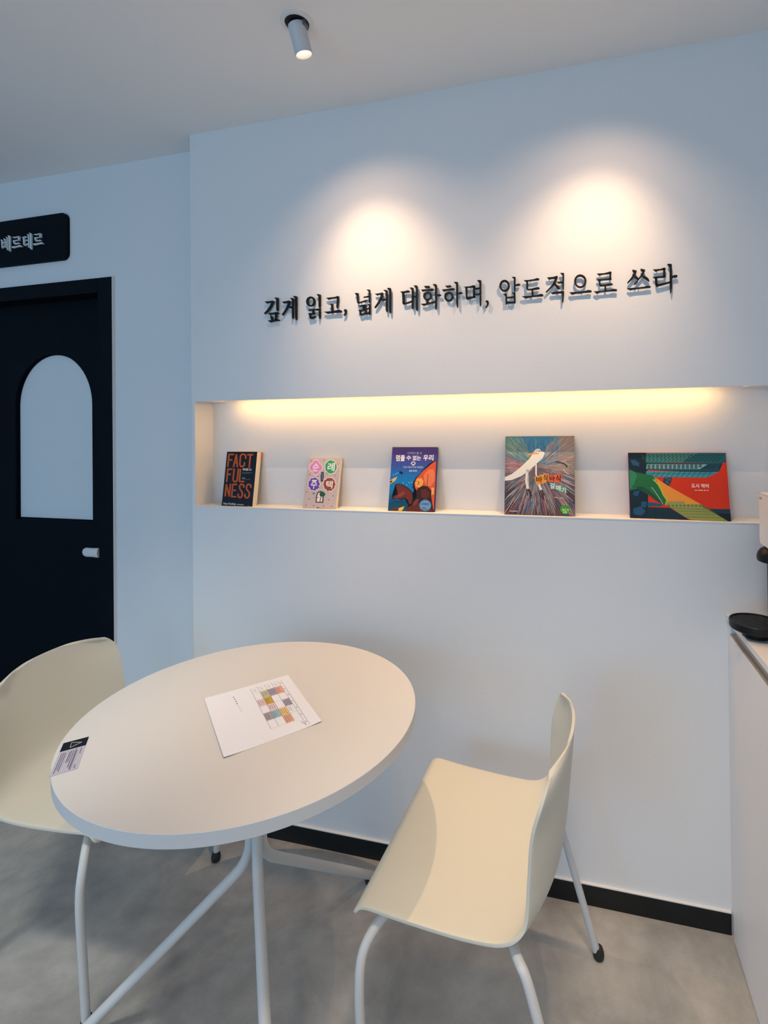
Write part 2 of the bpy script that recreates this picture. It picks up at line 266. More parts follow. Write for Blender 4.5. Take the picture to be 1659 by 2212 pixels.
('쓰',[[[1609,18344],[1718,18312],[1723,18261],[1680,18176],[1605,18070],[1541,18009],[1472,17947],[1467,17992],[1564,18107],[1644,18246],[1608,18293]],[[1670,18176],[1742,18126],[1773,18079],[1741,18037],[1658,18110]],[[1829,18352],[1943,18314],[1951,18286],[1899,18168],[1804,18065],[1730,17982],[1645,17888],[1640,17928],[1741,18048],[1826,18163],[1874,18248],[1828,18302]],[[1889,18158],[1971,18112],[2033,18057],[2058,17988],[2047,17961],[1970,18018],[1878,18103]],[[1454,17825],[1539,17819],[1749,17824],[1905,17829],[2009,17853],[2092,17830],[2081,17787],[1800,17781],[1675,17780],[1538,17757]]]),
('라',[[[2160,18301],[2222,18297],[2366,18299],[2438,18326],[2494,18310],[2478,18262],[2324,18259],[2221,18234]],[[2427,18299],[2486,18294],[2470,18075],[2424,18079]],[[2147,18091],[2271,18092],[2424,18095],[2476,18108],[2485,18063],[2454,18043],[2321,18049],[2198,18037]],[[2203,18054],[2270,18048],[2268,17871],[2246,17807],[2216,17842]],[[2227,17875],[2319,17878],[2473,17904],[2616,17931],[2615,17882],[2421,17837],[2246,17801]],[[2531,18411],[2561,18425],[2642,18412],[2652,18378],[2649,17775],[2632,17644],[2611,17580],[2597,17625],[2590,17889],[2595,18306]],[[2648,18071],[2729,18097],[2790,18086],[2789,18032],[2729,18026],[2653,18021]]])]
SIGN_GLYPHS=[
('베',[[[-23499,22079],[-23394,22062],[-23372,21722],[-23412,21701],[-23436,21777],[-23451,22025]],[[-23328,22111],[-23223,22088],[-23202,21705],[-23258,21723],[-23272,22031]],[[-23378,21950],[-23248,21955],[-23249,21918],[-23378,21919]],[[-23379,21784],[-23241,21789],[-23242,21746],[-23380,21741]],[[-23216,21964],[-23127,21961],[-23127,21912],[-23216,21915]],[[-23206,22172],[-23102,22143],[-23092,21621],[-23122,21599],[-23145,21638],[-23147,22104]],[[-23101,22216],[-22988,22196],[-22956,22158],[-22957,21559],[-22977,21524],[-23025,21577],[-23034,22130]]]),
('르',[[[-22836,22115],[-22620,22117],[-22477,22126],[-22413,22095],[-22429,22073],[-22604,22079],[-22764,22071]],[[-22525,22101],[-22429,22091],[-22430,21939],[-22526,21949]],[[-22837,21981],[-22525,21973],[-22430,21969],[-22430,21933],[-22733,21946]],[[-22797,21964],[-22709,21955],[-22702,21851],[-22710,21803],[-22774,21846]],[[-22774,21846],[-22654,21840],[-22479,21853],[-22399,21808],[-22543,21798],[-22718,21798]],[[-22903,21724],[-22623,21721],[-22400,21741],[-22305,21683],[-22321,21661],[-22512,21679],[-22799,21647]]]),
('테',[[[-22310,22060],[-22128,22078],[-22002,22047],[-22003,22016],[-22129,22035],[-22239,22023]],[[-22177,21913],[-21972,21928],[-21972,21892],[-22177,21889]],[[-22255,22036],[-22168,22027],[-22162,21748],[-22163,21687],[-22226,21718]],[[-22225,21742],[-22099,21742],[-21973,21777],[-21973,21729],[-22147,21680]],[[-22041,22166],[-21923,22129],[-21919,21578],[-21966,21595],[-21979,22080]],[[-21938,22209],[-21805,22171],[-21782,22096],[-21786,21517],[-21818,21496],[-21865,21561],[-21868,22117]]]),
('르',[[[-21668,22114],[-21458,22116],[-21318,22125],[-21256,22095],[-21272,22072],[-21442,22078],[-21598,22071]],[[-21365,22100],[-21272,22090],[-21273,21941],[-21366,21950]],[[-21669,21982],[-21366,21974],[-21273,21971],[-21273,21935],[-21568,21947]],[[-21630,21966],[-21544,21957],[-21537,21854],[-21545,21806],[-21607,21849]],[[-21607,21849],[-21491,21843],[-21320,21855],[-21243,21811],[-21382,21802],[-21553,21801]],[[-21733,21729],[-21461,21725],[-21243,21745],[-21151,21688],[-21167,21666],[-21352,21684],[-21632,21652]]])]
COVERS={
'b1':{'base':'0b0f1c','polys':[[1,"c85a1e",[[[51,952],[47,715],[97,713],[101,949]],[[56,933],[246,935],[242,963],[51,961]],[[67,833],[205,834],[200,863],[62,861]],[[288,708],[347,950],[298,956],[239,714]],[[298,952],[368,711],[417,714],[347,954]],[[275,780],[390,781],[385,810],[271,808]],[[665,870],[654,938],[607,923],[616,869]],[[654,938],[570,969],[561,940],[607,923]],[[570,969],[483,964],[514,938],[561,940]],[[483,964],[438,926],[488,916],[514,938]],[[438,926],[441,760],[491,766],[488,916]],[[441,760],[494,711],[520,740],[491,766]],[[494,711],[586,712],[563,740],[520,740]],[[586,712],[639,741],[590,755],[563,740]],[[639,741],[642,801],[592,804],[590,755]],[[686,929],[881,930],[876,958],[682,957]],[[761,945],[758,701],[807,699],[810,942]],[[59,677],[62,436],[112,434],[110,675]],[[67,658],[243,660],[238,689],[62,687]],[[80,562],[206,564],[202,592],[76,590]],[[272,688],[266,476],[316,482],[322,685]],[[266,476],[320,428],[345,456],[316,482]],[[320,428],[411,429],[382,456],[345,456]],[[411,429],[457,468],[408,478],[382,456]],[[457,468],[462,687],[412,689],[408,478]],[[478,682],[483,445],[532,443],[528,680]],[[490,435],[672,432],[669,460],[488,463]],[[111,169],[113,398],[63,400],[60,171]],[[65,390],[196,169],[244,176],[112,397]],[[246,168],[247,403],[197,405],[196,170]],[[274,398],[274,158],[324,156],[324,396]],[[273,377],[443,379],[438,408],[268,405]],[[290,272],[425,270],[422,298],[287,300]],[[287,154],[456,153],[453,181],[284,182]],[[690,335],[689,383],[640,370],[641,336]],[[689,383],[620,414],[609,384],[640,370]],[[620,414],[548,408],[577,382],[609,384]],[[548,408],[500,371],[553,363],[577,382]],[[500,371],[525,304],[571,315],[553,363]],[[525,304],[615,240],[665,249],[571,315]],[[615,240],[615,185],[664,172],[665,249]],[[615,185],[583,168],[600,138],[664,172]],[[583,168],[554,172],[522,148],[600,138]],[[554,172],[534,192],[485,187],[522,148]],[[534,192],[534,225],[484,227],[485,187]],[[923,333],[922,381],[873,369],[874,334]],[[922,381],[853,414],[841,384],[873,369]],[[853,414],[768,408],[800,382],[841,384]],[[768,408],[728,368],[780,361],[800,382]],[[728,368],[746,303],[792,314],[780,361]],[[746,303],[842,240],[892,249],[792,314]],[[842,240],[841,188],[890,176],[892,249]],[[841,188],[808,167],[829,137],[890,176]],[[808,167],[775,170],[744,145],[829,137]],[[775,170],[756,189],[707,184],[744,145]],[[756,189],[755,225],[706,227],[707,184]]]],[1,"8d8f98",[[[578,615],[899,612],[898,616],[578,619]],[[581,595],[821,591],[820,595],[581,599]],[[585,486],[862,483],[862,487],[585,490]],[[490,13],[737,10],[737,14],[489,17]],[[839,12],[911,10],[911,14],[838,16]]]],[1,"c9c9cc",[[[487,26],[720,25],[719,35],[486,36]],[[582,506],[684,506],[682,516],[580,516]]]]],
'text':[(2, 'e8e6e2', '팩트풀니스', [573, 647], [871, 693], 1), (2, 'e0dfdf', 'Hans Rosling', [55, 8], [456, 57], 1)]},
'b2':{'base':'cdbdb8','polys':[[2,"efe4e0",[[[481,809],[477,784],[460,762],[436,745],[412,732],[392,719],[377,703],[362,684],[342,664],[315,649],[282,643],[247,649],[216,663],[190,683],[170,702],[150,717],[127,730],[99,743],[70,760],[46,781],[35,807],[39,832],[56,854],[80,870],[105,884],[124,897],[140,913],[155,932],[175,951],[202,966],[235,972],[270,966],[301,952],[327,932],[347,913],[367,898],[390,885],[418,872],[446,855],[469,834]],[[930,821],[927,798],[917,776],[906,756],[896,735],[884,714],[862,698],[834,689],[804,684],[775,678],[746,673],[714,670],[682,676],[653,689],[627,703],[601,717],[574,732],[551,750],[537,773],[533,797],[530,819],[526,842],[524,866],[531,889],[549,907],[571,922],[594,936],[616,951],[641,964],[671,970],[704,968],[735,962],[765,958],[797,953],[828,944],[853,927],[872,907],[887,886],[904,866],[920,845]],[[469,477],[457,454],[436,436],[435,414],[440,388],[420,370],[385,366],[360,358],[343,337],[316,324],[283,333],[253,345],[224,342],[189,338],[162,353],[148,379],[128,395],[95,406],[72,425],[78,451],[86,473],[72,495],[59,520],[75,540],[106,551],[121,568],[127,594],[150,609],[186,606],[216,603],[242,616],[273,626],[303,613],[326,593],[354,585],[390,582],[414,565],[418,538],[425,517],[450,499]],[[949,476],[936,454],[918,435],[923,411],[921,385],[891,374],[860,367],[845,347],[823,328],[788,332],[755,340],[725,331],[691,326],[664,344],[642,364],[609,370],[576,381],[567,407],[565,431],[542,449],[522,472],[535,495],[553,514],[548,538],[550,563],[580,575],[611,582],[627,602],[649,620],[684,616],[717,608],[747,617],[781,621],[808,603],[830,584],[862,577],[896,566],[904,541],[906,517],[929,499]]]],[3,"e08cc0",[[[456,809],[452,786],[437,767],[416,752],[395,740],[378,729],[364,714],[351,697],[333,680],[309,666],[280,661],[249,666],[221,679],[198,696],[180,713],[162,727],[141,739],[117,750],[91,765],[70,784],[60,807],[64,829],[79,849],[100,864],[122,875],[139,887],[153,901],[166,918],[184,936],[208,949],[238,954],[269,949],[297,936],[319,919],[337,902],[355,888],[375,876],[400,865],[426,850],[446,831]]]],[3,"35a562",[[[907,821],[905,800],[896,781],[886,763],[878,744],[866,726],[848,711],[822,703],[796,698],[770,693],[743,688],[715,686],[687,691],[661,703],[638,716],[614,728],[590,741],[570,758],[558,778],[554,799],[551,820],[548,840],[546,861],[552,881],[568,898],[588,911],[608,924],[627,937],[650,949],[677,954],[706,952],[734,947],[761,943],[789,939],[816,931],[839,916],[856,898],[870,879],[885,861],[899,842]]]],[3,"6b4bb0",[[[445,476],[435,456],[416,440],[416,421],[420,397],[402,382],[371,378],[349,371],[334,352],[310,341],[281,349],[254,360],[228,357],[197,353],[173,367],[161,389],[144,404],[114,414],[94,431],[99,453],[106,473],[94,492],[82,515],[97,532],[124,543],[137,558],[142,581],[162,594],[194,591],[222,589],[244,601],[272,609],[299,598],[319,579],[344,573],[376,570],[397,555],[400,531],[406,512],[429,496]]]],[3,"9c4a2c",[[[926,476],[914,456],[898,439],[903,417],[901,395],[875,385],[847,378],[833,360],[813,344],[782,347],[753,354],[726,347],[696,343],[671,359],[652,376],[623,382],[593,391],[585,414],[583,435],[563,452],[545,472],[557,492],[573,510],[569,531],[570,554],[597,564],[625,570],[639,588],[658,605],[690,601],[719,594],[746,601],[776,605],[800,589],[819,572],[849,566],[878,556],[886,534],[888,513],[909,496]]]],[2,"c4436f",[[[108,942],[103,934],[90,930],[76,933],[69,942],[73,951],[86,954],[101,951]],[[507,959],[503,950],[490,947],[476,950],[469,959],[473,968],[486,971],[500,968]],[[923,880],[919,872],[906,868],[892,871],[886,880],[890,889],[903,892],[917,889]],[[442,765],[438,756],[425,752],[411,756],[404,765],[409,773],[421,777],[435,773]],[[651,693],[646,684],[634,680],[620,684],[613,693],[617,701],[630,705],[644,701]],[[109,663],[105,654],[92,650],[77,654],[71,663],[75,671],[88,675],[102,671]],[[377,631],[372,623],[359,619],[345,623],[339,631],[343,640],[356,644],[370,640]],[[895,648],[890,639],[877,635],[864,639],[857,647],[861,656],[874,660],[888,656]],[[452,408],[448,400],[435,396],[421,399],[414,408],[419,417],[432,420],[446,417]],[[729,333],[725,324],[712,321],[698,324],[691,333],[696,341],[709,345],[722,342]],[[84,320],[79,311],[66,307],[52,311],[45,319],[50,328],[63,332],[77,328]],[[908,252],[904,243],[891,239],[877,243],[870,251],[875,260],[887,264],[901,260]],[[190,177],[185,168],[172,165],[158,168],[151,177],[156,185],[169,189],[183,186]],[[779,172],[775,163],[762,159],[748,163],[741,171],[746,180],[759,184],[772,180]],[[113,58],[109,49],[96,46],[82,49],[75,58],[79,66],[92,70],[106,67]],[[342,55],[337,46],[324,42],[310,46],[303,54],[308,63],[321,67],[335,64]],[[655,53],[651,45],[638,41],[624,44],[617,53],[622,61],[635,65],[649,62]],[[899,52],[894,43],[882,40],[868,43],[861,51],[865,60],[878,64],[892,61]]]],[3,"27304f",[[[446,719],[514,720],[538,629],[525,528],[465,527],[437,628]]]],[4,"c8cbd6",[[[494,690],[488,684],[474,684],[467,690],[473,696],[486,696]],[[497,666],[491,659],[478,659],[470,665],[476,671],[490,672]],[[501,641],[495,635],[481,635],[474,641],[480,647],[493,647]],[[504,617],[498,611],[485,611],[477,616],[483,623],[497,623]],[[508,592],[502,586],[488,586],[481,592],[487,598],[500,598]],[[511,568],[505,562],[492,562],[484,568],[490,574],[504,574]]]],[2,"4c2f2a",[[[377,112],[370,243],[395,313],[472,344],[548,329],[601,263],[612,110]]]],[3,"efe4e0",[[[408,130],[401,234],[423,293],[476,318],[530,304],[568,246],[576,130]]]],[4,"2f5a40",[[[652,278],[638,260],[620,245],[599,229],[563,228],[530,235],[494,239],[473,256],[473,276],[467,295],[483,312],[518,318],[549,326],[585,326],[611,310],[633,296]]]],[4,"4c2f2a",[[[516,118],[530,208],[508,212],[494,120]],[[530,208],[543,243],[522,247],[508,212]]]],[4,"7a3a3c",[[[345,202],[396,212],[394,222],[339,212]],[[396,212],[464,207],[464,218],[394,222]]]],[4,"6a7f98",[[[234,294],[278,308],[335,295],[292,268]]]],[4,"20202a",[[[473,19],[467,11],[452,8],[437,11],[429,18],[434,25],[449,29],[465,26]],[[513,19],[509,14],[498,12],[486,14],[481,19],[485,24],[496,26],[508,24]]]]],
'text':[(5, 'f3ecec', '순', [157, 728], [353, 894], 1), (5, 'f3ecec', '례', [621, 734], [844, 906], 1), (5, 'f3ecec', '주', [166, 381], [360, 558], 1), (5, 'f3ecec', '택', [637, 393], [837, 545], 1)]},
'b3':{'base':'4c3a78','polys':[[1,"4c3a78",[[[0,1000],[1000,1000],[1000,937],[0,937]]]],[1,"493d82",[[[0,937],[1000,937],[1000,875],[0,875]]]],[1,"45408c",[[[0,875],[1000,875],[1000,812],[0,812]]]],[1,"3f4796",[[[0,812],[1000,812],[1000,750],[0,750]]]],[1,"38509f",[[[0,750],[1000,750],[1000,687],[0,687]]]],[1,"2c5ba8",[[[0,687],[1000,687],[1000,625],[0,625]]]],[1,"1f68b2",[[[0,625],[1000,625],[1000,562],[0,562]]]],[1,"1573b8",[[[0,562],[1000,562],[1000,500],[0,500]]]],[1,"0f7abc",[[[0,500],[1000,500],[1000,437],[0,437]]]],[1,"107abb",[[[0,437],[1000,437],[1000,375],[0,375]]]],[1,"1477b2",[[[0,375],[1000,375],[1000,312],[0,312]]]],[1,"1670a6",[[[0,312],[1000,312],[1000,250],[0,250]]]],[1,"155f92",[[[0,250],[1000,250],[1000,187],[0,187]]]],[1,"134f7c",[[[0,187],[1000,187],[1000,125],[0,125]]]],[1,"123f60",[[[0,125],[1000,125],[1000,62],[0,62]]]],[1,"10304a",[[[0,62],[1000,62],[1000,0],[0,0]]]],[2,"1c1a24",[[[989,801],[917,774],[846,743],[776,680],[705,638],[651,576],[566,524],[513,441],[505,359],[566,319],[556,259],[590,199],[535,158],[510,97],[424,81],[395,-4],[1000,0],[1006,264],[996,568]]]],[3,"d9572f",[[[983,785],[905,743],[792,670],[721,628],[651,565],[575,503],[544,431],[563,360],[611,310],[902,303],[940,163],[990,0],[993,365]]]],[4,"ea7a4a",[[[940,650],[852,649],[767,597],[714,515],[794,403],[897,384],[972,466],[977,568]]]],[4,"f0a24a",[[[597,503],[684,514],[746,464],[721,402],[651,361],[577,380],[551,431]]]],[4,"efae55",[[[913,374],[974,364],[971,264],[927,258]]]],[5,"402018",[[[822,577],[820,485],[831,485],[832,577]],[[820,485],[812,383],[823,383],[831,485]],[[597,459],[637,441],[654,443],[603,466]],[[637,441],[600,404],[609,399],[654,443]]]],[5,"7a3020",[[[707,544],[741,474],[750,474],[716,546]],[[741,474],[731,413],[740,412],[750,474]]]],[4,"3a1710",[[[629,361],[736,397],[839,383],[916,323],[914,233],[881,182],[737,175],[617,229],[590,299]]]],[5,"5c2417",[[[697,331],[798,342],[874,293],[872,212],[794,186],[704,230]]]],[4,"5c2318",[[[511,87],[564,158],[619,199],[678,190],[700,80],[833,32],[993,44],[990,0],[401,1],[425,66]]]],[5,"7d3325",[[[550,148],[620,189],[664,179],[625,119],[541,78]]]],[3,"1b1418",[[[125,412],[220,423],[341,388],[448,338],[518,278],[539,198],[525,97],[437,96],[418,156],[342,195],[286,164],[181,193],[94,172],[61,212],[175,264],[146,335]]]],[4,"6e2a1f",[[[140,402],[221,413],[327,378],[434,328],[504,268],[520,198],[501,117],[450,116],[432,166],[340,216],[284,190],[108,187],[83,212],[198,254],[169,325]]]],[5,"8c3f2c",[[[233,265],[318,306],[350,276],[281,225],[136,203]]]],[2,"0f4a66",[[[-3,110],[97,142],[215,133],[360,155],[437,96],[401,1],[4,0]]]],[3,"e2b458",[[[-7,467],[65,499],[154,530],[120,468],[56,437],[-1,410]]]],[4,"3a2418",[[[-3,457],[52,473],[40,442],[0,426]]]],[3,"e9bb4a",[[[196,23],[252,49],[359,75],[327,25],[299,2],[183,3]]]],[4,"6b2618",[[[79,21],[150,47],[239,28],[226,3],[66,1]]]],[3,"14131c",[[[188,619],[233,614],[280,593],[253,562],[206,588]]]],[6,"4d7fae",[[[934,98],[932,79],[923,60],[909,43],[889,29],[866,18],[839,12],[810,9],[781,11],[753,17],[728,27],[706,40],[690,57],[679,75],[674,95],[676,114],[685,133],[699,150],[719,164],[743,175],[770,182],[798,184],[828,182],[855,176],[881,166],[902,152],[919,136],[929,118]]]],[7,"6d9bc2",[[[914,98],[911,79],[901,61],[885,45],[863,33],[837,26],[809,23],[781,25],[754,32],[730,43],[712,58],[700,76],[695,95],[697,114],[707,132],[723,147],[745,159],[771,167],[799,170],[828,168],[855,161],[878,149],[897,134],[909,117]]]],[4,"e8e8ee",[[[540,743],[537,732],[527,722],[512,716],[493,713],[474,715],[458,722],[446,731],[442,742],[445,753],[455,763],[470,769],[489,772],[508,770],[524,763],[535,754]],[[470,720],[515,720],[491,699]]]],[5,"3c4b92",[[[520,743],[517,734],[507,727],[492,725],[477,727],[466,734],[461,742],[464,751],[475,758],[489,760],[505,758],[516,752]]]],[3,"b9d3e6",[[[79,561],[73,554],[61,554],[55,560],[60,567],[72,567]],[[130,571],[125,565],[113,565],[106,571],[111,578],[123,578]],[[166,587],[160,581],[148,581],[142,587],[147,593],[159,594]],[[495,446],[490,440],[478,440],[472,446],[477,452],[489,452]],[[437,440],[432,434],[420,434],[413,440],[419,446],[431,446]],[[305,434],[299,428],[288,428],[281,434],[287,440],[298,440]],[[389,399],[383,393],[372,393],[365,399],[371,405],[382,405]]]],[8,"203050",[[[733,59],[817,59],[816,66],[733,66]],[[746,39],[864,39],[864,46],[746,46]]]]],
'text':[(8, 'f4f3f5', '멈출', [100, 775], [298, 876], 1), (8, 'f4f3f5', '수', [331, 792], [434, 864], 1), (8, 'f4f3f5', '없는', [473, 787], [653, 865], 1), (8, 'f4f3f5', '우리', [703, 784], [926, 879], 1), (8, 'c4d4ee', '사피엔스를 쓴', [338, 885], [671, 922], 0), (8, 'dfe3f0', '인간은 어떻게 지구를 지배했을까', [274, 666], [716, 696], 0), (8, 'e8eaf2', '유발 하라리', [408, 609], [583, 637], 1), (8, '16213a', '사피엔스', [713, 98], [887, 132], 1)]},
'b4':{'base':'6a5860','polys':[[6,"e9e6de",[[[1,468],[104,511],[201,576],[297,654],[361,711],[417,782],[436,821],[472,840],[513,831],[529,803],[573,797],[577,768],[545,712],[458,641],[346,549],[242,485],[106,434],[2,422]],[[310,577],[346,570],[324,430],[348,348],[357,320],[317,326],[299,430]],[[443,648],[466,641],[467,502],[507,399],[547,317],[508,309],[476,391],[443,516]]]],[7,"27242a",[[[311,318],[331,239],[344,242],[323,321]],[[335,325],[384,202],[396,205],[347,329]],[[351,318],[393,229],[405,233],[363,322]],[[486,307],[510,225],[522,228],[498,310]],[[510,307],[564,185],[576,189],[522,311]],[[530,314],[567,246],[579,251],[541,319]]]],[7,"d99a3a",[[[322,760],[344,773],[441,787],[497,779],[489,767],[425,768],[336,746]]]],[8,"202024",[[[513,803],[511,799],[507,797],[502,797],[498,799],[497,803],[498,807],[502,810],[507,810],[511,807]]]],[6,"4a3a34",[[[737,663],[804,650],[809,667],[742,681]],[[804,650],[849,637],[859,653],[809,667]],[[849,637],[881,615],[905,621],[859,653]],[[881,615],[875,600],[895,594],[905,621]]]],[6,"ccc6c0",[[[833,580],[865,538],[873,545],[842,585]],[[865,538],[913,511],[919,519],[873,545]]]],[7,"e0963c",[[[427,477],[570,517],[633,525],[638,435],[563,393],[460,377]]]],[7,"e2643c",[[[634,490],[775,516],[826,500],[806,410],[736,416],[634,414]]]],[7,"5a9a84",[[[642,411],[744,389],[892,336],[876,268],[799,294],[665,360]]]],[7,"3c9a3c",[[[928,80],[926,66],[921,54],[911,42],[899,33],[885,26],[870,22],[854,22],[838,25],[824,31],[812,40],[803,51],[797,63],[795,77],[797,90],[803,103],[812,115],[824,124],[838,131],[854,134],[870,135],[886,132],[900,126],[912,117],[921,106],[926,93]]]],[7,"d8d6d4",[[[80,38],[192,39],[192,46],[80,45]],[[712,224],[767,216],[768,223],[713,231]],[[783,217],[829,213],[830,220],[783,223]]]]],
'text':[(8, '3a1410', '바', [456, 405], [546, 482], 1), (8, '3a1410', '삭', [559, 424], [629, 514], 1), (8, '3a1410', '바', [646, 425], [724, 492], 1), (8, '3a1410', '삭', [736, 416], [814, 507], 1), (8, 'dfeee8', '갈', [654, 332], [724, 402], 1), (8, 'dfeee8', '매', [736, 306], [806, 376], 1), (8, 'dfeee8', '기', [814, 280], [876, 350], 1), (8, 'f2ee9a', '국어 가', [818, 57], [913, 90], 1), (8, 'f2f0d8', '수록', [833, 34], [887, 57], 1)]},
